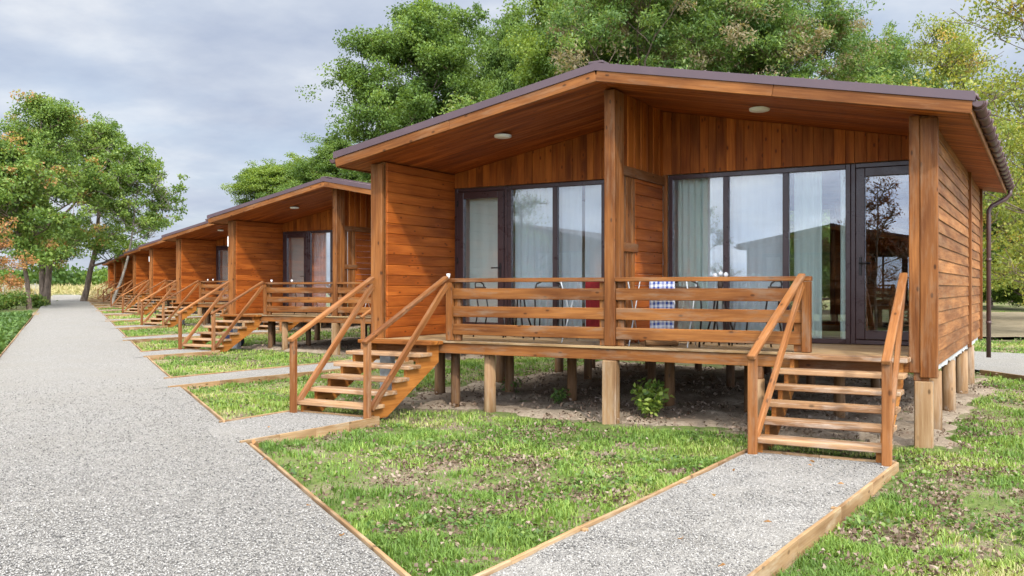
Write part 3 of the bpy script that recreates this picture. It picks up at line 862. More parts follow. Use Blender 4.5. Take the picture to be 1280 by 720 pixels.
    # ---- ceiling lamps
    for x in (-1.96, 1.8):
        mb = MB(); zt = S(x) - 0.0
        mb.lathe([(0.0, -0.034), (0.09, -0.032), (0.12, -0.024), (0.128, -0.01), (0.128, 0.01)], (x, 0.56, zt - 0.02), 28)
        mb.build('ceiling_lamp', M['white'], root)
    return root

cabin = make_cabin()
CG = 'timber duplex cabins in a row along the gravel road'
cab_labels = [
    'orange stained timber duplex cabin nearest the camera, shown whole with both porches',
    'second timber cabin of the row, its gabled porch just behind the nearest cabin',
    'third timber cabin along the road, only its left porch half showing behind the second',
    'fourth timber cabin along the road, between the third cabin and the leaning grey tree',
    'fifth small timber cabin far down the road, just right of the leaning grey trunk',
    'sixth timber cabin far down the road, partly behind the leaning grey trunk',
    'seventh timber cabin far down the road, an orange wall left of the leaning grey trunk',
    'last and farthest timber cabin of the row, a bright sliver beside the road end trees']
tag(cabin, cab_labels[0], 'cabin', CG)
cabins = [cabin]
for k in range(1, NCAB):
    c = copy_tree(cabin)
    bx, by = CX + DX * k, CY + DY * k
    c.location = (bx, by, float(terrain(bx + 0, by - 0)) * 0.9)
    c['label'] = cab_labels[k]; cabins.append(c)
# white lamp on the corner post of two cabins
for k in (1, 3):
    mb = MB(); mb.box(-3.93, -3.895, -0.06, -0.033, 2.85, 3.14, 'z', ch=0.01); mb.build('post_lamp', M['white'], cabins[k])
# cabins across the road that the windows mirror
opp = []
for (x, y, lab) in ((-8.3, -17.0, 'timber cabin across the road mirrored in the right hand windows'),
                    (-20.4, -9.3, 'timber cabin across the road mirrored in the left hand windows')):
    c = copy_tree(cabin); c.location = (x, y, 0); c.rotation_euler = (0, 0, math.pi)
    c['label'] = lab; c['group'] = 'timber cabins across the road'; opp.append(c)

# ------------------------------------------------------------------ curtains
def curtain(k, x0, x1, mat, label, amp=0.035, z0=0.99, z1=3.3, y=2.10, per=0.13, ph=0.0):
    n = max(8, int((x1 - x0) / 0.012)); nz = 6
    x = np.linspace(x0, x1, n)
    zz = np.linspace(z0, z1, nz)
    X, Zg = np.meshgrid(x, zz, indexing='ij')
    wob = np.sin(X / per * 2 * math.pi + ph + 1.3 * np.sin(X * 3.1 + ph)) * (0.6 + 0.4 * np.sin(X * 2.3 + 1))
    Y = y + amp * wob * (0.7 + 0.3 * (z1 - Zg) / (z1 - z0))
    kx = 0
    V = np.stack([X, Y, Zg], -1).reshape(-1, 3)
    I = np.arange(n * nz).reshape(n, nz)
    F = np.stack([I[:-1, :-1], I[1:, :-1], I[1:, 1:], I[:-1, 1:]], -1).reshape(-1, 4)
    o = np_mesh('curtain', V, F, mat, smooth=True)
    c = cabins[k]; o.location = c.location
    tag(o, label, 'curtain', 'curtains hanging behind the cabin windows')
    return o
curtain(0, -3.52, -2.84, M['green_drape'], 'pale grey green curtain filling the left door glass of the nearest cabin', 0.012, per=0.2)
curtain(0, -2.62, -1.42, M['sheer'], 'sheer grey blue curtain behind the left double pane of the nearest cabin', ph=0.5)
curtain(0, -1.36, -0.15, M['sheer'], 'sheer blue grey curtain behind the pane beside the middle post', ph=1.5)
curtain(0, 0.18, 0.62, M['green_drape'], 'pale green drape gathered at the left end of the large right window', 0.045, per=0.1)
curtain(0, 0.55, 1.75, M['sheer'], 'sheer white curtain across the middle of the large right window', y=2.17, ph=2.2)
curtain(0, 1.86, 2.24, M['green_drape'], 'pale green drape hanging in the pane left of the right door', 0.045, per=0.1, y=2.15)
curtain(0, 2.50, 2.66, M['green_drape'], 'narrow olive green drape right beside the right door frame', 0.03, per=0.07, y=2.08)
o1 = curtain(1, -3.52, -2.84, M['green_drape'], 'pale curtain filling the door glass of the second cabin', 0.012, per=0.2)
curtain(1, -2.62, -0.2, M['sheer'], 'sheer curtain in the double pane beside the second cabin door', ph=0.9)
curtain(2, -3.52, -2.84, M['green_drape'], 'pale curtain filling the door glass of the third cabin', 0.012, per=0.2)

# ------------------------------------------------------------------ porch things
def porch(k, x, y, z=0.93):      # a place on the porch of cabin k
    c = cabins[k].location
    return (c.x + x, c.y + y, c.z + z)
def make_table():
    t = empty('side_table')
    mb = MB(); mb.lathe([(0.0, 0.725), (0.30, 0.725), (0.32, 0.735), (0.32, 0.75), (0.30, 0.757), (0.0, 0.757)], (0, 0, 0), 28); mb.build('table_top', M['brown_top'], t)
    for i in range(4):
        a = math.pi / 4 + i * math.pi / 2
        mb = MB(); mb.tube([(0.06 * math.cos(a), 0.06 * math.sin(a), 0.724), (0.10 * math.cos(a), 0.10 * math.sin(a), 0.45), (0.25 * math.cos(a), 0.25 * math.sin(a), 0.0)], 0.014, 8); mb.build('leg', M['dark_metal'], t)
    return t
def make_chair():
    t = empty('porch_chair')
    mb = MB(); mb.box(-0.21, 0.21, -0.21, 0.21, 0.425, 0.455, 'x', ch=0.012); mb.build('seat', M['wicker'], t)
    mb = MB()
    pts = [(-0.20, 0.20 + 0.05, 0.62), (-0.21, 0.25, 0.74), (-0.15, 0.27, 0.82), (0, 0.285, 0.84), (0.15, 0.27, 0.82), (0.21, 0.25, 0.74), (0.20, 0.25, 0.62)]
    v = []; f = []
    for i in range(9):
        a = -1 + i / 4
        for z in (0.60, 0.68, 0.78):
            v.append((0.19 * a, 0.245 + 0.03 * (1 - a * a), z))
    for i in range(8):
        for j in range(2): f.append((i * 3 + j, i * 3 + 3 + j, i * 3 + 4 + j, i * 3 + 1 + j))
    mb.raw(v, f, smooth=True); o = mb.build('backrest', M['wicker'], t)
    sm = o.modifiers.new('thickness', 'SOLIDIFY'); sm.thickness = 0.02
    for sx in (-1, 1):
        mb = MB(); mb.tube([(sx * 0.19, -0.19, 0.424), (sx * 0.21, -0.24, 0.0)], 0.012, 8); mb.build('leg', M['dark_metal'], t)
        mb = MB(); mb.tube([(sx * 0.21, 0.30, 0.0), (sx * 0.20, 0.215, 0.44), (sx * 0.205, 0.26, 0.72), (sx * 0.17, 0.285, 0.82)], 0.012, 8); mb.build('leg', M['dark_metal'], t)
    mb = MB(); mb.tube([(-0.17, 0.285, 0.82), (-0.09, 0.30, 0.855), (0.09, 0.30, 0.855), (0.17, 0.285, 0.82)], 0.012, 8); mb.build('back_frame', M['dark_metal'], t)
    return t
def make_rack():
    t = empty('drying_rack')
    mb = MB(); w = 0.42; dpt = 0.25; h = 0.86
    mb.tube([(-w, -dpt, h), (w, -dpt, h), (w, dpt, h), (-w, dpt, h), (-w, -dpt, h)], 0.008, 8)
    for i in range(1, 7):
        y = -dpt + 2 * dpt * i / 7; mb.tube([(-w, y, h), (w, y, h)], 0.0035, 6)
    mb.build('wire_top', M['rack'], t)
    for x in (-w + 0.03, w - 0.03):
        for s in (-1, 1):
            mb = MB(); mb.tube([(x, s * dpt, h - 0.01), (x + 0.012 * s, -s * dpt, 0.0)], 0.008, 8); mb.build('leg', M['rack'], t)
    return t
def cloth(name, mat, loc, w, top, front_drop, back_drop, depth, rz=0.0, seed=0):
    """cloth folded over a bar: front fall, top, back fall"""
    g = np.random.default_rng(seed)
    prof = [(-depth, top - front_drop)] + [(-depth, top - front_drop * (1 - i / 8)) for i in range(1, 8)] + [(-depth + 0.012, top), (0, top + 0.006), (depth - 0.012, top)] + [(depth, top - back_drop * i / 6) for i in range(1, 7)]
    n = 22; xs = np.linspace(-w / 2, w / 2, n); L = 0; V = []; gc = []
    pr = np.array(prof); dl = np.concatenate([[0], np.cumsum(np.linalg.norm(np.diff(pr, axis=0), axis=1))])
    for i, x in enumerate(xs):
        for j, (yy, zz) in enumerate(prof):
            e = 0.012 * math.sin(x * 38 + seed) * min(1.0, abs(top - zz) * 3)
            V.append((x * (1 - 0.08 * abs(top - zz)), yy + e, zz + 0.008 * math.sin(x * 9 + seed))); gc.append((x, dl[j], 0))
    m = len(prof); I = np.arange(n * m).reshape(n, m)
    F = np.stack([I[:-1, :-1], I[1:, :-1], I[1:, 1:], I[:-1, 1:]], -1).reshape(-1, 4)
    o = np_mesh(name, V, F, mat, tone=np.full(len(V), 0.5), gc=gc, smooth=True)
    sm = o.modifiers.new('thickness', 'SOLIDIFY'); sm.thickness = 0.008
    o.location = loc; o.rotation_euler = (0, 0, rz)
    return o
tb = make_table(); tb.location = porch(0, -2.08, 1.25)
tag(tb, 'dark round topped table on the left porch of the nearest cabin', 'table', 'small porch tables')
tb2 = copy_tree(tb); tb2.location = porch(0, 1.12, 1.12); tb2['label'] = 'dark round topped table with white flowers on the right porch'
ch = make_chair(); ch.location = porch(0, -1.45, 1.10); ch.rotation_euler = (0, 0, R(200))
tag(ch, 'dark metal framed chair right of the table on the left porch', 'chair', 'dark porch chairs')
def chair_at(k, x, y, rz, lab):
    c = copy_tree(ch); c.location = porch(k, x, y); c.rotation_euler = (0, 0, R(rz)); c['label'] = lab
chair_at(0, -2.55, 1.35, 100, 'dark metal framed chair left of the table on the left porch')
chair_at(0, 0.95, 0.62, 170, 'dark wicker backed chair in front of the flower table')
chair_at(0, 1.62, 1.05, 262, 'dark wicker backed chair right of the flower table')
chair_at(1, -2.0, 1.1, 185, 'dark metal framed chair on the second cabin porch')
rk = make_rack(); rk.location = porch(0, 0.56, 0.42); rk.rotation_euler = (0, 0, R(4))
RG = 'white wire drying racks on the porches'
tag(rk, 'white wire drying rack with plaid towel right of the middle post', 'drying rack', RG)
rk2 = copy_tree(rk); rk2.location = porch(0, -0.52, 0.62); rk2.rotation_euler = (0, 0, R(-3)); rk2['label'] = 'white wire drying rack with red cloth left of the middle post'
rk3 = copy_tree(rk); rk3.location = porch(1, 0.75, 0.9); rk3['label'] = 'empty white wire drying rack on the second cabin porch'
p = porch(0, 0.60, 0.30); tag(cloth('plaid_towel', M['plaid'], p, 0.34, 0.866, 0.66, 0.5, 0.016, R(4), 1), 'blue and white plaid towel over the rack right of the middle post', 'towel', 'cloths hung out to dry')
p = porch(0, -0.42, 0.50); tag(cloth('red_cloth', M['red'], p, 0.36, 0.872, 0.72, 0.6, 0.016, R(-3), 2), 'dark red cloth hanging over the rack left of the middle post', 'cloth', 'cloths hung out to dry')
p = porch(0, -0.24, 0.62); tag(cloth('teal_cloth', M['teal'], p, 0.2, 0.872, 0.3, 0.3, 0.016, R(-3), 3), 'short teal cloth over the rack behind the red cloth', 'cloth', 'cloths hung out to dry')
p = porch(0, -0.19, 0.40); tag(cloth('plaid_towel', M['plaid'], p, 0.12, 0.872, 0.7, 0.3, 0.016, R(-3), 4), 'narrow plaid towel on the rack beside the red cloth', 'towel', 'cloths hung out to dry')
# log, vase, cups, bag
lg = empty('firewood_log', porch(0, 0.40, 0.22, 0.994), R(28))
mb = MB(); mb.tube([(0, 0, 0), (0.2, 0, 0.0), (0.42, 0, 0)], [0.062, 0.06, 0.058], 14, cap=False); mb.build('bark', M['pile'], lg)
mb = MB(); mb.tube([(-0.004, 0, 0), (0.424, 0, 0)], 0.056, 14); mb.build('cut_end', M['raw'], lg)
tag(lg, 'short log with a pale cut end lying on the deck below the rack', 'log')
vs = empty('flower_vase', porch(0, 1.12, 1.12, 0.93 + 0.757)); vs.scale = (1.0, 1.0, 1.5)
mb = MB(); mb.lathe([(0.0, 0), (0.03, 0.0), (0.04, 0.03), (0.028, 0.08), (0.032, 0.09)], (0, 0, 0), 16); mb.build('vase', M['wicker'], vs)
for i, (dx, dy, dz) in enumerate(((-0.07, 0, 0.115), (0.0, 0.02, 0.13), (0.08, -0.01, 0.12))):
    mb = MB(); mb.tube([(0, 0, 0.06), (dx * 0.7, dy, dz - 0.02)], 0.003, 5); mb.build('stem', M['weed'], vs)
    mb = MB(); mb.lathe([(0.0, -0.022), (0.028, -0.012), (0.033, 0.004), (0.024, 0.016), (0.0, 0.026)], (dx, dy, dz), 12); mb.build('flower', M['petal'], vs)
tag(vs, 'small dark vase with three white flowers on the right porch table', 'vase')
def make_cup(loc, lab):
    mb = MB(); mb.lathe([(0.0, 0.0), (0.027, 0.0), (0.032, 0.05), (0.034, 0.085), (0.030, 0.085), (0.028, 0.05), (0.0, 0.01)], (0, 0, 0), 16)
    o = mb.build('cup', M['white']); o.location = loc; o.scale = (0.85, 0.85, 0.8)
    tag(o, lab, 'cup', 'white cups on the railings'); return o
make_cup(porch(0, -2.60, 0.02, 1.829), 'small white cup standing on the left railing end of the nearest cabin').location.x += 0.045
cp = make_cup(porch(1, -2.3, 0.02, 1.829), 'white cup near the left end of the second cabin railing')
make_cup(porch(1, -1.55, 0.02, 1.829), 'white cup in the middle of the second cabin left railing')
make_cup(porch(2, -2.1, 0.02, 1.829), 'left white cup on the third cabin railing')
make_cup(porch(2, -1.8, 0.02, 1.829), 'right white cup on the third cabin railing')
bx, by = CX + DX * 1 - 4.4, CY + DY * 1 + 0.6
mb = MB()
mb.lathe([(0.0, 0.0), (0.28, 0.0), (0.36, 0.12), (0.33, 0.32), (0.2, 0.46), (0.06, 0.5), (0.05, 0.56), (0.09, 0.6), (0.0, 0.61)], (0, 0, 0), 18)
o = mb.build('sack', M['navy']); o.location = (bx, by, float(ground_z(bx, by)) + 0.0); o.scale = (1, 0.8, 0.95)
tag(o, 'dark navy tied sack on the ground by the second cabin', 'sack')

# ------------------------------------------------------------------ trees
def tree_mesh(seed, H, R_, base, mat, nclust=260, nleaf=170, leaf=(0.15, 0.085), sig=0.55, trunk_r=0.2, lean=(0, 0), barkm='bark', flat=0.85, rust=0.0, double=False, top=0.55, up=0.5):
    """trunk with limbs, and a crown of leaves hung in clumps on the limbs"""
    g = np.random.default_rng(seed); r2 = random.Random(seed)
    tr = MB(); ends = []
    def limb(p, d, L, r, depth):
        pts = [p]; rad = [r]; q = Vector(p); dd = Vector(d).normalized()
        nseg = 5
        for i in range(nseg):
            dd = (dd + Vector((r2.gauss(0, .16), r2.gauss(0, .16), r2.gauss(0.05, .10)))).normalized()
            q = q + dd * (L / nseg); pts.append(q.copy()); rad.append(r * (1 - 0.8 * (i + 1) / nseg) + 0.006)
        tr.tube(pts, rad, 7 if depth < 2 else 5, cap=False)
        if depth >= 2:
            ends.extend([pts[-1], pts[-2], pts[3]]); return
        for i in range(2 + (depth == 0) * 3 + 2):
            t = r2.uniform(0.35, 1.0); j = min(int(t * nseg), nseg - 1)
            b = pts[j].lerp(pts[j + 1], t * nseg - j)
            a = r2.uniform(0, 6.28)
            nd = (dd * 0.6 + Vector((math.cos(a), math.sin(a), r2.uniform(-0.25, 0.55)))).normalized()
            limb(b, nd, L * r2.uniform(0.4, 0.62), max(rad[j] * 0.5, 0.012), depth + 1)
        ends.append(pts[-1])
    stems = [(Vector((0, 0, -0.2)), Vector((lean[0], lean[1], 1)))]
    if double: stems = [(Vector((-0.12, 0, -0.2)), Vector((-0.16, 0.03, 1))), (Vector((0.14, 0, -0.2)), Vector((0.05, -0.02, 1)))]
    for (b0, dr) in stems:
        pts = [b0]; rad = [trunk_r * 1.25]; q = b0.copy(); dd = dr.normalized(); nst = 10
        for i in range(nst):
            dd = (dd + Vector((r2.gauss(0, .05), r2.gauss(0, .05), 0.05))).normalized()
            q = q + dd * (H * 0.88 / nst); pts.append(q.copy()); rad.append(trunk_r * (1 - 0.9 * (i + 1) / nst) + 0.012)
        tr.tube(pts, rad, 12, cap=False)
        nl = 15 if not double else 10
        for i in range(nl):
            t = base + (0.97 - base) * (i + r2.random() * 0.6) / nl
            j = min(int(t * nst), nst - 1); b = pts[j].lerp(pts[j + 1], min(1, t * nst - j))
            a = i * 2.4 + r2.uniform(-0.4, 0.4)
            prof = math.sin(math.pi * min(1, max(0.05, (t - base) / (1 - base)) ** top * 0.86 + 0.10)) ** 0.7
            L = R_ * prof * r2.uniform(0.8, 1.15)
            el = 0.15 + 0.9 * (t - base) / (1 - base)
            limb(b, Vector((math.cos(a), math.sin(a), el)), max(0.8, L), max(0.02, rad[j] * 0.5), 0)
        ends.append(pts[-1])
    E_ = np.array([tuple(e) for e in ends])
    E_ = np.concatenate([E_, E_ + g.normal(size=E_.shape) * 0.12 * R_])
    pick = g.choice(len(E_), min(nclust, len(E_)), replace=False); E_ = E_[pick]
    cl_t = g.random(len(E_))
    per = (nleaf * g.uniform(0.5, 1.5, len(E_))).astype(int)
    idx = np.repeat(np.arange(len(E_)), per)
    dirs = unit(g.normal(size=(len(idx), 3)))
    rr = g.random(len(idx)) ** 0.45
    sg = sig * g.uniform(0.7, 1.5, len(E_))
    P = E_[idx] + dirs * (rr * sg[idx])[:, None] * np.array([1.15, 1.15, 0.7]) * flat
    tone = np.clip(0.42 + 0.5 * (cl_t[idx] - 0.5) + g.normal(0, 0.15, len(idx)), 0, 0.84)
    if rust > 0:
        rc = g.random(len(E_)) < rust
        tone = np.where(rc[idx], g.uniform(0.86, 1.0, len(idx)), tone)
    Vv, Ff, Tt = leaves(P, leaf[0], leaf[1], tone, up, 0.25, 0.4, g)
    return tr, (Vv, Ff, Tt), mat, barkm
def make_tree(name, loc, rz, label, group, scale=1.0, **kw):
    tr, (Vv, Ff, Tt), mat, bm = tree_mesh(**kw)
    root = empty(name, loc, R(rz)); root.scale = (scale,) * 3
    tr.build('trunk', M[bm], root)
    np_mesh('crown', Vv, Ff, M[mat], Tt, parent=root)
    tag(root, label, 'tree', group)
    return root
def cam_at(u, d):     # a place d metres ahead and u to the side of where the photograph was taken
    a = (u - 640) / 1160.0 * d; c, s = math.cos(R(30)), math.sin(R(30))
    x, y = a * c - d * s, a * s + d * c
    return (x, y, float(ground_z(x, y)) - 0.05)
def put(proto, name, u, d, rz, sc, label, group):
    o = copy_tree(proto); o.name = name; o.location = cam_at(u, d); o.rotation_euler = (0, 0, R(rz)); o.scale = (sc, sc, sc) if not isinstance(sc, tuple) else sc
    tag(o, label, 'tree', group); return o
BG = 'trees standing behind the cabins'; LG = 'trees by the far end of the road'
# behind the cabins
A = make_tree('broadleaf_tree', cam_at(512, 50), 20, 'tall broad green tree rising above the second cabin roof', BG,
              seed=3, H=18.0, R_=5.6, base=0.03, mat='leaf_mid', nclust=1500, nleaf=120, leaf=(0.165, 0.10), sig=0.62, trunk_r=0.24, rust=0.01)
put(A, 'broadleaf_tree', 440, 62, 140, (0.78, 0.78, 0.66), 'green tree between the tall broad tree and the low rounded one', BG)
Lw = make_tree('light_leaved_tree', cam_at(728, 46), 75, 'yellow green tree left of the nearest cabin roof peak', BG,
               seed=9, H=17.5, R_=4.6, base=0.05, mat='leaf_light', nclust=1200, nleaf=135, leaf=(0.16, 0.10), sig=0.6, trunk_r=0.2)
put(Lw, 'light_leaved_tree', 362, 66, 200, (0.85, 0.85, 0.62), 'low rounded light green tree behind the second cabin roof', BG)
put(A, 'broadleaf_tree', 636, 64, 250, (0.80, 0.80, 1.16), 'narrow darker green tree seen in the gap left of the roof peak', BG)
B = make_tree('ash_tree', cam_at(815, 38), 0, 'ash tree with brown seed bunches over the roof peak', BG,
              seed=14, H=16.5, R_=6.0, base=0.05, mat='leaf_ash', nclust=1500, nleaf=125, leaf=(0.17, 0.065), sig=0.55, trunk_r=0.22, rust=0.15, up=0.3)
put(B, 'ash_tree', 950, 40, 110, (1.0, 1.0, 0.95), 'ash tree with brown seed bunches behind the middle of the right roof slope', BG)
put(B, 'ash_tree', 1070, 46, 230, (0.90, 0.90, 0.85), 'ash tree thinning at its top above the right roof slope', BG)
put(A, 'broadleaf_tree', 880, 52, 60, (1.0, 1.0, 1.05), 'dense green tree behind the two ash trees over the roof', BG)
put(Lw, 'light_leaved_tree', 1010, 56, 30, (1.0, 1.0, 0.85), 'light green tree behind the ash trees on the right', BG)
Yl = make_tree('yellowing_tree', cam_at(1350, 32), 0, 'sparse yellowing tree beyond the gutter at the right edge', BG,
               seed=21, H=15.5, R_=4.6, base=0.06, mat='leaf_yellow', nclust=420, nleaf=55, leaf=(0.15, 0.10), sig=0.75, trunk_r=0.085, rust=0.06, barkm='bark')
put(Yl, 'yellowing_tree', 1205, 42, 130, (0.8, 0.8, 0.95), 'thin yellowing tree with bare twigs right of the ash trees', BG)
put(Yl, 'yellowing_tree', 1345, 46, 200, (1.1, 1.1, 0.85), 'yellowing tree partly outside the right edge of the photo', BG)
put(Lw, 'light_leaved_tree', 1310, 96, 100, (1.0, 1.0, 0.6), 'low light green tree beyond the brushwood heap', BG)
put(A, 'broadleaf_tree', 1240, 100, 100, (1.2, 1.2, 0.75), 'dark green tree far behind the downpipe', BG)
put(Lw, 'light_leaved_tree', 1180, 75, 10, (1.0, 1.0, 0.7), 'light green tree far behind the yellowing trees', BG)
# far end of the road
put(A, 'broadleaf_tree', 1300, 62, 20, (0.9, 0.9, 0.62), 'bushy green tree screening the right edge behind the sandy field', BG)
put(Lw, 'light_leaved_tree', 1238, 70, 300, (0.9, 0.9, 0.55), 'low light green tree seen past the downpipe', BG)
C1 = make_tree('forked_tree', cam_at(56, 66), 0, 'large dense green tree with a forked trunk left of the road', LG,
               seed=31, H=16.0, R_=3.8, base=0.21, mat='leaf_left', nclust=900, nleaf=54, leaf=(0.19, 0.12), sig=0.56, trunk_r=0.24, rust=0.08, double=True)
C2 = make_tree('slim_tree', cam_at(37, 58), 0, 'slim dark green tree with one straight trunk left of the forked tree', LG,
               seed=33, H=11.5, R_=3.3, base=0.30, mat='leaf_left', nclust=500, nleaf=55, leaf=(0.22, 0.14), sig=0.55, trunk_r=0.15, rust=0.14)
C3 = make_tree('spreading_tree', cam_at(103, 78), 0, 'tall spreading green tree leaning over the right side of the road', LG,
               seed=35, H=16.0, R_=4.5, base=0.24, mat='leaf_left', nclust=850, nleaf=54, leaf=(0.19, 0.12), sig=0.54, trunk_r=0.25, lean=(0.33, 0.18), rust=0.03)
C4 = make_tree('leaning_tree', cam_at(138, 66), 0, 'pale grey slender trunk leaning right in front of the far cabins', LG,
               seed=41, H=11.5, R_=3.6, base=0.50, mat='leaf_left', nclust=210, nleaf=70, leaf=(0.2, 0.13), sig=0.5, trunk_r=0.10, lean=(0.30, 0.16), barkm='bark_pale', rust=0.02)
put(C3, 'spreading_tree', -5, 92, 190, (0.85, 0.85, 0.95), 'green tree behind the slim tree at the left edge', LG)
put(C1, 'forked_tree', -48, 72, 150, (0.95, 0.95, 0.98), 'green tree cut by the left edge of the photo', LG)
C5 = make_tree('autumn_tree', cam_at(-6, 49), 0, 'small rusty orange tree at the left edge', LG,
               seed=37, H=7.0, R_=1.4, base=0.22, mat='leaf_red', nclust=170, nleaf=42, leaf=(0.14, 0.085), sig=0.42, trunk_r=0.10, lean=(-0.12, 0.05))
# young trees behind the camera that the windows mirror
Y1 = make_tree('young_tree', (-18.2, -6.0, 0), 0, 'young slender tree mirrored in the left windows', 'young trees across the road',
               seed=51, H=6.2, R_=1.3, base=0.2, mat='leaf_mid', nclust=200, nleaf=11, leaf=(0.10, 0.045), sig=0.28, trunk_r=0.05)
for (x, y, rz, lab) in ((-12.2, -11.8, 120, 'young slender tree mirrored in the left pane of the right window'),):
    o = copy_tree(Y1); o.location = (x, y, 0); o.rotation_euler = (0, 0, R(rz)); o['label'] = lab
Y2 = make_tree('young_tree', (-5.6, -11.0, 0), 40, 'young tree with reddish brown leaves mirrored in the right door', 'young trees across the road',
               seed=53, H=6.6, R_=1.2, base=0.2, mat='leaf_dark', nclust=200, nleaf=14, leaf=(0.10, 0.05), sig=0.28, trunk_r=0.045)

# ------------------------------------------------------------------ shrubs and low plants
def shrub(name, loc, r, h, mat, n, leaf, label, group=None, seed=0, nstem=14):
    g = np.random.default_rng(seed); root = empty(name, loc)
    mb = MB(); tips = []
    for i in range(nstem):
        a = g.uniform(0, 6.28); q = g.uniform(0.3, 1.0)
        tip = Vector((r * q * math.cos(a), r * q * math.sin(a), h * g.uniform(0.55, 1.0)))
        mb.tube([(0.03 * math.cos(a), 0.03 * math.sin(a), -0.05), tip * 0.5 + Vector((0, 0, h * 0.12)), tip], [0.008 * h + 0.003, 0.005 * h + 0.002, 0.002], 5); tips.append(tip)
    mb.build('stem', M['bark'], root)
    T = np.array([tuple(t) for t in tips]); idx = g.integers(0, nstem, n); f = g.uniform(0.35, 1.0, n)[:, None]
    P = T[idx] * f + g.normal(size=(n, 3)) * np.array([0.17 * r, 0.17 * r, 0.1 * h])
    P[:, 2] = np.maximum(P[:, 2], 0.02)
    Vv, Ff, Tt = leaves(P, leaf[0], leaf[1], g.random(n), 0.9, 0.2, 0.1, g)
    np_mesh('foliage', Vv, Ff, M[mat], Tt, parent=root)
    tag(root, label, 'shrub', group); return root
x, y = -4.60, 11.62
shrub('leafy_shrub', (x, y, float(ground_z(x, y)) + 0.02), 0.27, 0.46, 'leaf_light', 620, (0.085, 0.055), 'bright green leafy shrub under the deck right of the middle pile', seed=3)
for i, (x, y, r, h, lab) in enumerate(((-7.5, 13.0, 0.2, 0.28, 'small weed under the deck by the left stairs'), (-6.35, 12.4, 0.15, 0.2, 'small weed under the left half of the deck'),
                                       (-3.1, 12.3, 0.14, 0.16, 'tiny weed under the right half of the deck'))):
    shrub('weed', (x, y, float(ground_z(x, y)) + 0.02), r, h, 'weed', 130, (0.07, 0.035), lab, 'weeds under the nearest deck', 20 + i, 8)
for i, (u, d, r, h, lab) in enumerate(((6, 57, 1.3, 1.15, 'rounded green shrub at the left edge in front of the fence'), (45, 62, 0.9, 0.85, 'low green shrub between the slim and the forked tree'),
                                       (-14, 54, 1.2, 1.0, 'rounded green shrub cut by the left edge'))):
    shrub('round_shrub', cam_at(u, d), r, h, 'leaf_mid', 2600, (0.16, 0.1), lab, 'shrubs left of the road', 40 + i, 20)
for i, (u, d, r, h, lab) in enumerate(((1258, 60, 3.2, 3.4, 'light green bush behind the brushwood heap'), (1225, 56, 2.6, 3.0, 'light green bush beyond the back path'), (1300, 58, 3.0, 3.6, 'light green bush cut by the right edge'))):
    shrub('wild_bush', cam_at(u, d + 32), r, h, 'leaf_light', 6500, (0.22, 0.14), lab, 'bushes beyond the sandy field', 60 + i, 24)
for i, (u, d, r, h, lab) in enumerate(((1290, 70, 4.0, 4.5, 'tall dark green bush at the right photo edge behind the brushwood'), (1236, 84, 4.2, 5.0, 'tall bush directly behind the downpipe'))):
    shrub('wild_bush', cam_at(u, d + 22), r, h, 'leaf_mid', 6000, (0.26, 0.16), lab, 'bushes beyond the sandy field', 80 + i, 24)
for i, (u, d, lab) in enumerate(((1178, 46, 'scrubby bush just right of the cabin corner'), (1290, 44, 'scrubby bush at the right edge above the back path'))):
    pass

# brushwood heap beyond the sandy field
hp = empty('brushwood_heap', cam_at(1266, 92)); hp.scale = (1.5, 1.5, 1.7); g = np.random.default_rng(5)
mb = MB()
for i in range(320):
    x = g.normal(0, 2.6); y = g.normal(0, 1.0); z = abs(g.normal(0, 0.45)) * max(0.2, 1 - (x / 6) ** 2)
    a = g.uniform(0, 6.28); L = g.uniform(0.6, 2.4); e = g.normal(0, 0.22)
    dv = Vector((math.cos(a), math.sin(a), e)) * (L / 2); c = Vector((x, y, z + 0.1))
    mb.tube([c - dv, c + dv * 0.1 + Vector((0, 0, g.normal(0, .05))), c + dv], [0.05, 0.04, 0.02], 5)
mb.build('brushwood', M['twig'], hp)
tag(hp, 'grey heap of cut brushwood beyond the sandy field on the right', 'brushwood heap')

# wire fence on the far left
fa = cam_at(-40, 84); fb = cam_at(56, 96)
fr = empty('wire_fence', fa); A_, B_ = Vector(fa), Vector(fb); D_ = B_ - A_
mb = MB(); nb = 110
for i in range(nb + 1):
    p = D_ * (i / nb); mb.tube([p + Vector((0, 0, 0.1)), p + Vector((0, 0, 1.5))], 0.012, 4)
for z in (0.12, 0.8, 1.48): mb.tube([Vector((0, 0, z)), D_ + Vector((0, 0, z))], 0.016, 4)
mb.build('wire_panel', M['wire'], fr)
for i in range(8):
    p = D_ * (i / 7); mb = MB(); mb.box(p.x - 0.04, p.x + 0.04, p.y - 0.04, p.y + 0.04, p.z, p.z + 1.6, 'z'); mb.build('fence_post', M['wire'], fr)
tag(fr, 'thin grey wire fence behind the trees on the far left', 'fence')

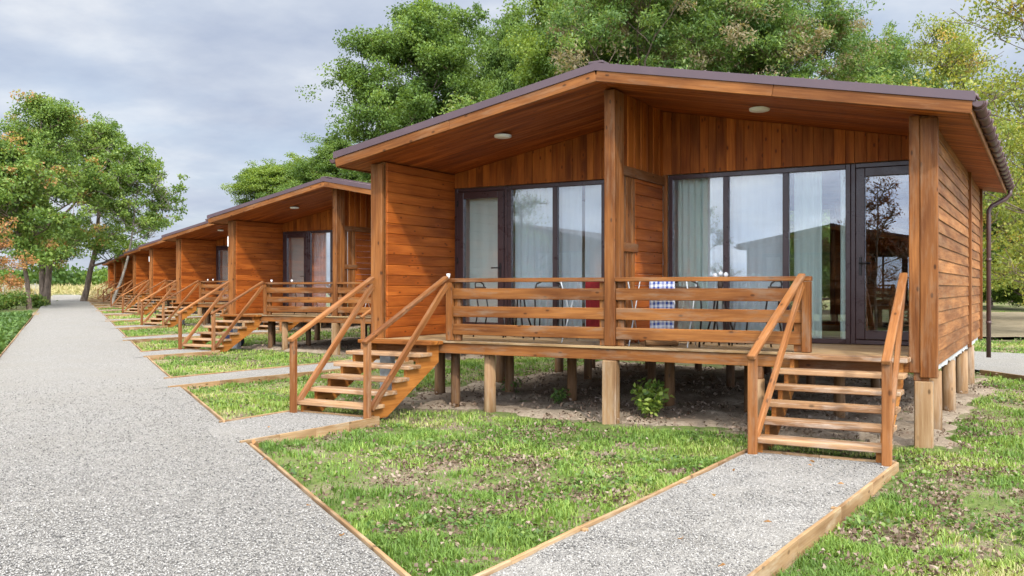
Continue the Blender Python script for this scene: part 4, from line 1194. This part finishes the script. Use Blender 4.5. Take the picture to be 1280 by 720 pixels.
# far wood: one mass of crowns
def far_wood():
    g = np.random.default_rng(77); P = []; T = []
    for i in range(130):
        u = g.uniform(-500, 1750); d = g.uniform(170, 260)
        c = cam_at(u, d); h = g.uniform(3.5, 8) * (0.8 if u < 260 else 1.5); r = g.uniform(3.5, 6.5)
        n = 1400; dr = unit(g.normal(size=(n, 3))); q = g.random(n) ** 0.35
        p = np.array(c) + np.array([0, 0, h * 0.5]) + dr * q[:, None] * np.array([r, r, h * 0.55]) * (1 + 0.25 * np.sin(dr[:, :1] * 7 + i))
        P.append(p); T.append(np.clip(g.random() * 0.6 + g.normal(0, 0.12, n), 0, 0.84))
    P = np.concatenate(P); T = np.concatenate(T)
    Vv, Ff, Tt = leaves(P, 0.9, 0.6, T, 0.5, 0.25, 0.3, g)
    o = np_mesh('far_wood', Vv, Ff, M['leaf_mid'], Tt); kind(o, 'stuff')
    o['label'] = 'far green wood along the horizon'; o['category'] = 'wood'
far_wood()

# ------------------------------------------------------------------ grass, weeds, leaf litter, stones
def view_points(n, d0, d1, spread=0.66):
    d = np.exp(rng.uniform(math.log(d0), math.log(d1), n)); a = rng.uniform(-spread, spread, n) * d
    c, s = math.cos(R(30)), math.sin(R(30))
    return a * c - d * s, a * s + d * c, d
def lawn(x, y):
    n_ = x * RN[0] + y * RN[1]
    bp = (y > 20.05 - 1.45 * (x + 0.35)) & (y < 27.7) & (x > -4.4)
    sand = (y > 35.3) & (x > -8) & (y < 62)
    return ~on_path(x, y, 0.05) & ~on_soil(x, y) & (n_ > ROAD_B) & ~bp & ~sand
def grass():
    x, y, d = view_points(950000, 3.6, 60)
    cl = fbm(x * 0.8, y * 0.8); cl2 = fbm(x * 3.2 + 5, y * 3.2)
    verge = on_path(x, y, 0.06) & ~on_path(x, y, -0.10) & (rng.random(len(x)) < 0.05)
    keep = (lawn(x, y) | verge) & (rng.random(len(x)) < np.clip((cl * 0.55 + cl2 * 0.45 - 0.395) * 6.0, 0.16, 1))
    x, y, d, cl, cl2 = x[keep], y[keep], d[keep], cl[keep], cl2[keep]
    n = len(x); z = ground_z(x, y) - 0.01
    h = (0.018 + 0.055 * np.clip(cl2 * 1.6 - 0.35, 0, 1)) * rng.uniform(0.5, 1.5, n) * (1 + 0.012 * d)
    w = (0.0022 + 0.0004 * d) * rng.uniform(0.7, 1.4, n)
    a = rng.uniform(0, 6.283, n); lean = rng.uniform(0.1, 0.9, n)
    dx, dy = np.cos(a), np.sin(a); P = np.stack([x, y, z], -1)
    sd = np.stack([-dy, dx, np.zeros(n)], -1) * w[:, None]
    mid = P + np.stack([dx * lean * h * 0.3, dy * lean * h * 0.3, h * 0.6], -1)
    tip = P + np.stack([dx * lean * h, dy * lean * h, h * (1 - 0.25 * lean)], -1)
    V = np.stack([P - sd, P + sd, mid + sd * 0.7, tip, mid - sd * 0.7], 1).reshape(-1, 3)
    b = np.arange(n)[:, None] * 5
    F = np.concatenate([b + np.array([[0, 1, 2, 4]]), ], 0)
    tone = np.clip(0.5 + 1.5 * (fbm(x * 0.7 + 40, y * 0.7) - 0.5) + rng.normal(0, 0.16, n), 0, 1)  # uneven grass tone, with sunlit patches put into the blade colour
    F2 = b + np.array([[4, 2, 3, 3]])
    # quads below, a tip triangle written as its own quad corner pair
    V6 = np.concatenate([V.reshape(n, 5, 3), V.reshape(n, 5, 3)[:, 3:4] + sd[:, None] * 0.08], 1).reshape(-1, 3)
    b6 = np.arange(n)[:, None] * 6
    F = np.concatenate([b6 + np.array([[0, 1, 2, 4]]), b6 + np.array([[4, 2, 5, 3]])], 0)
    o = np_mesh('grass', V6, F, M['grass'], np.repeat(tone, 6), smooth=True); kind(o, 'stuff')
    o['label'] = 'patchy short green grass on the lawns between the gravel walks'; o['category'] = 'grass'
grass()
def weeds():
    x, y, d = view_points(60000, 3.6, 60)
    cl = fbm(x * 1.7 + 30, y * 1.7 + 12)
    n_ = x * RN[0] + y * RN[1]; s_ = x * RD[0] + y * RD[1]
    bed = (n_ < ROAD_A - 0.08) & (s_ > 10) & (s_ < 51.5)
    keep = (lawn(x, y) & (cl > 0.62) & (d < 45) & (d > 6.2))
    xl, yl, dl = x[keep], y[keep], d[keep]
    m = 3; X = np.repeat(xl, m) + rng.normal(0, 0.04, len(xl) * m); Y = np.repeat(yl, m) + rng.normal(0, 0.04, len(xl) * m)
    D = np.repeat(dl, m)
    P = np.stack([X, Y, ground_z(X, Y) + rng.uniform(0.005, 0.05, len(X))], -1)
    sc = 1 + 0.03 * D
    V, F, T = leaves(P, 0.038 * sc, 0.024 * sc, rng.random(len(P)), 1.6, 0.15, -0.1)
    o = np_mesh('weed_foliage', V, F, M['weed'], T); kind(o, 'stuff')
    o['label'] = 'low broad leaved weeds mixed into the lawns'; o['category'] = 'weeds'
    # the planted bed left of the road
    s = rng.uniform(8, 51.8, 60000); nn = ROAD_A - 0.12 - rng.exponential(3.0, 60000)
    xb = RD[0] * s + RN[0] * nn; yb = RD[1] * s + RN[1] * nn
    P = np.stack([xb, yb, ground_z(xb, yb) + 0.25 * rng.random(60000) ** 0.7 * (0.5 + fbm(xb, yb))], -1)
    V, F, T = leaves(P, np.full(60000, 0.15), 0.10, np.clip(fbm(xb * .7, yb * .7) + rng.normal(0, 0.2, 60000) - 0.25, 0, 1), 1.2, 0.15, 0.0)
    o = np_mesh('ground_cover', V, F, M['weed'], T); kind(o, 'stuff')
    o['label'] = 'dark green ground cover in the bed left of the road'; o['category'] = 'ground cover'
weeds()
def litter():
    x, y, d = view_points(210000, 3.6, 45)
    cl = fbm(x * 1.1 + 80, y * 1.1 + 50)
    keep = lawn(x, y) & (rng.random(len(x)) < np.clip((cl * .6 + .4 * fbm(x * 3.2 + 5, y * 3.2) * -1 + 0.2 + .3 * (fbm(x * 4, y * 4 + 70) - .5) - 0.29) * 4.5, 0.04, 0.9))
    x, y, d = x[keep], y[keep], d[keep]
    P = np.stack([x, y, ground_z(x, y) + rng.uniform(0.004, 0.035, len(x))], -1)
    V, F, T = leaves(P, 0.034 * (1 + 0.02 * d), 0.023 * (1 + 0.02 * d), 0.85 * rng.random(len(x)) ** 1.3, 1.1, 0.35, 0.0)
    o = np_mesh('leaf_litter', V, F, M['litter'], T); kind(o, 'stuff')
    o['label'] = 'dry grey brown fallen leaves scattered over the lawns'; o['category'] = 'fallen leaves'
litter()
def soil_litter():
    x, y, d = view_points(60000, 8, 45)
    keep = on_soil(x, y) & (rng.random(len(x)) < np.clip((fbm(x * 1.6 + 9, y * 1.6) - 0.42) * 4, 0.06, 0.8)); x, y, d = x[keep], y[keep], d[keep]
    P = np.stack([x, y, ground_z(x, y) + 0.035 + rng.uniform(0.0, 0.05, len(x))], -1)
    V, F, T = leaves(P, 0.05 * (1 + 0.015 * d), 0.03 * (1 + 0.015 * d), rng.random(len(x)) * 0.8, 1.3, 0.35, 0.0)
    o = np_mesh('bark_litter', V, F, M['litter'], T); kind(o, 'stuff')
    o['label'] = 'dry leaves and chips on the bare soil under the decks'; o['category'] = 'fallen leaves'
soil_litter()
def stones():
    x, y, d = view_points(400000, 3.2, 18)
    keep = on_path(x, y, -0.03) & (rng.random(len(x)) < np.clip((18 - d) / 12, 0, 1)); x, y, d = x[keep], y[keep], d[keep]; n = len(x)
    base = np.array([[1, 0, 0], [-1, 0, 0], [0, 1, 0], [0, -1, 0], [0, 0, 1], [0, 0, -1]], float)
    S3 = rng.uniform(0.55, 1.25, (n, 6, 1)) * base[None] + rng.normal(0, 0.18, (n, 6, 3))
    a = rng.uniform(0, 6.28, n); ca, sa = np.cos(a)[:, None], np.sin(a)[:, None]
    X = S3[..., 0] * ca - S3[..., 1] * sa; Y = S3[..., 0] * sa + S3[..., 1] * ca; Zz = S3[..., 2] * 0.65
    r = (rng.uniform(0.0035, 0.0088, n) * (1 + 0.02 * d))[:, None]
    z = terrain(x, y) + 0.007 + (fbm(x * 1.3, y * 1.3) - 0.5) * 0.03
    V = np.stack([X * r + x[:, None], Y * r + y[:, None], Zz * r + z[:, None]], -1).reshape(-1, 3)
    f = np.array([[0, 2, 4], [2, 1, 4], [1, 3, 4], [3, 0, 4], [2, 0, 5], [1, 2, 5], [3, 1, 5], [0, 3, 5]])
    F = (np.arange(n)[:, None, None] * 6 + f[None]).reshape(-1, 3)
    o = np_mesh('gravel_stones', V, F, M['stone'], np.repeat(rng.random(n), 6)); kind(o, 'stuff')
    o['label'] = 'loose pale gravel stones on the road and walks'; o['category'] = 'gravel'
stones()
def field_grass():
    n = 26000; s = rng.uniform(95, 190, n); nn = rng.uniform(-45, 12, n)
    ok = ~((nn > ROAD_A) & (nn < ROAD_B) & (s < 134)) & ~((nn > 6) & (s < 110)); s, nn = s[ok], nn[ok]; n = len(s)
    x = RD[0] * s + RN[0] * nn; y = RD[1] * s + RN[1] * nn
    P = np.stack([x, y, terrain(x, y) + rng.uniform(0, 0.7, n)], -1)
    V, F, T = leaves(P, np.full(n, 0.9), 0.12, np.clip(fbm(x * 0.1, y * 0.1) + rng.normal(0, .2, n), 0, 1), 0.1, 0.1, -1.6)
    o = np_mesh('dry_grass', V, F, M['drygrass'], T); kind(o, 'stuff')
    o['label'] = 'tall dry yellow grass beyond the end of the road'; o['category'] = 'dry grass'
field_grass()
# scattered leaves on the near walk
g = np.random.default_rng(8)
P = []
for (x, y) in ((-1.9, 8.9), (-2.3, 7.2), (-1.75, 6.6), (-2.1, 5.9), (-1.55, 8.2), (-2.5, 8.4), (-1.7, 5.4), (-4.9, 5.35), (-6.6, 6.6), (-7.3, 7.15), (-4.1, 4.8), (-2.0, 9.2), (-8.1, 8.2)):
    P.append((x, y, 0.03))
V, F, T = leaves(np.array(P), np.full(len(P), 0.06), 0.04, g.uniform(0.1, 0.6, len(P)), 3.0, 0.3, 0, g)
o = np_mesh('fallen_leaves', V, F, M['leaf_red'], T); kind(o, 'stuff'); o['label'] = 'a few rusty fallen leaves on the gravel'; o['category'] = 'fallen leaves'

# ------------------------------------------------------------------ sky, sun, camera
SUN = Vector((-0.68, 0.60, -0.80)).normalized()        # the way the light travels
el = math.asin(-SUN.z); az = math.atan2(-SUN.x, -SUN.y)  # compass bearing of the sun, from +Y towards +X
w = bpy.data.worlds.new('World'); scene.world = w; w.use_nodes = True
t = NT(w)
sky = t.n('ShaderNodeTexSky', sky_type='NISHITA', sun_disc=False, sun_elevation=el, sun_rotation=az, altitude=50.0, air_density=1.0, dust_density=2.0, ozone_density=1.0)
tc = t.n('ShaderNodeTexCoord').outputs['Generated']
sp = t.n('ShaderNodeSeparateXYZ'); t.l(tc, sp.inputs[0])
zz = t.math('MAXIMUM', sp.outputs[2], 0.0)
den = t.math('ADD', zz, 0.16)
cb = t.n('ShaderNodeCombineXYZ')
t.l(t.math('DIVIDE', sp.outputs[0], den), cb.inputs[0]); t.l(t.math('DIVIDE', sp.outputs[1], den), cb.inputs[1])
n1 = t.noise(t.mapping(cb.outputs[0], (1, 1, 1), (3.2, 1.7, 0)), 0.9, 8, 0.55)
n2 = t.noise(t.mapping(cb.outputs[0], (1, 1, 1), (7.1, 4.2, 0)), 2.1, 7, 0.55)
cover = t.ramp(n1, [(0.30, 0.70), (0.56, 1.0)])
cc = t.ramp(n2, [(0.30, (2.9, 3.35, 4.3)), (0.5, (3.75, 4.15, 4.9)), (0.68, (5.0, 5.25, 5.65))])
# thin bright cloud overhead and round the sun
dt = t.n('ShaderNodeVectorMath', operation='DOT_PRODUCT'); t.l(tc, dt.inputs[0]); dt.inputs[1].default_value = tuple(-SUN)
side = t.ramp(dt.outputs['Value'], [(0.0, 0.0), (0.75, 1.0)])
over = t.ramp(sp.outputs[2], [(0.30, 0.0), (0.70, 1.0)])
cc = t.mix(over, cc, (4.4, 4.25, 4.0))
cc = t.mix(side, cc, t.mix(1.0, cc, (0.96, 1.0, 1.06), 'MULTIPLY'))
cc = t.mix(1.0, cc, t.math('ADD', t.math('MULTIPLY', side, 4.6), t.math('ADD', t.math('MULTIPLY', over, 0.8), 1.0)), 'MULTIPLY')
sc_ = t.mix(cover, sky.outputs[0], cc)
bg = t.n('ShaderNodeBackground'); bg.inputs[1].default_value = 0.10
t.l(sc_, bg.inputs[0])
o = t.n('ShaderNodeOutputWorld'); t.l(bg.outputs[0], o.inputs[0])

sl = bpy.data.lights.new('sun', 'SUN'); sl.energy = 2.0; sl.angle = R(2.5); sl.color = (1.0, 0.94, 0.84)
so = bpy.data.objects.new('sun', sl); col.objects.link(so)
so.rotation_euler = SUN.to_track_quat('-Z', 'Y').to_euler(); so.location = (20, -20, 30)

cam = bpy.data.cameras.new('camera'); cam.sensor_width = 36.0; cam.lens = 36.0 * 1160 / 1280
cam.clip_end = 5000
co = bpy.data.objects.new('camera', cam); col.objects.link(co)
co.location = (0, 0, 1.69); co.rotation_euler = (R(90), 0, R(30)); scene.camera = co
scene.view_settings.view_transform = 'Standard'; scene.view_settings.look = 'None'
scene.view_settings.exposure = 0.72; scene.view_settings.gamma = 1.0
scene.cycles.max_bounces = 8; scene.cycles.transparent_max_bounces = 12
scene.cycles.use_denoising = True
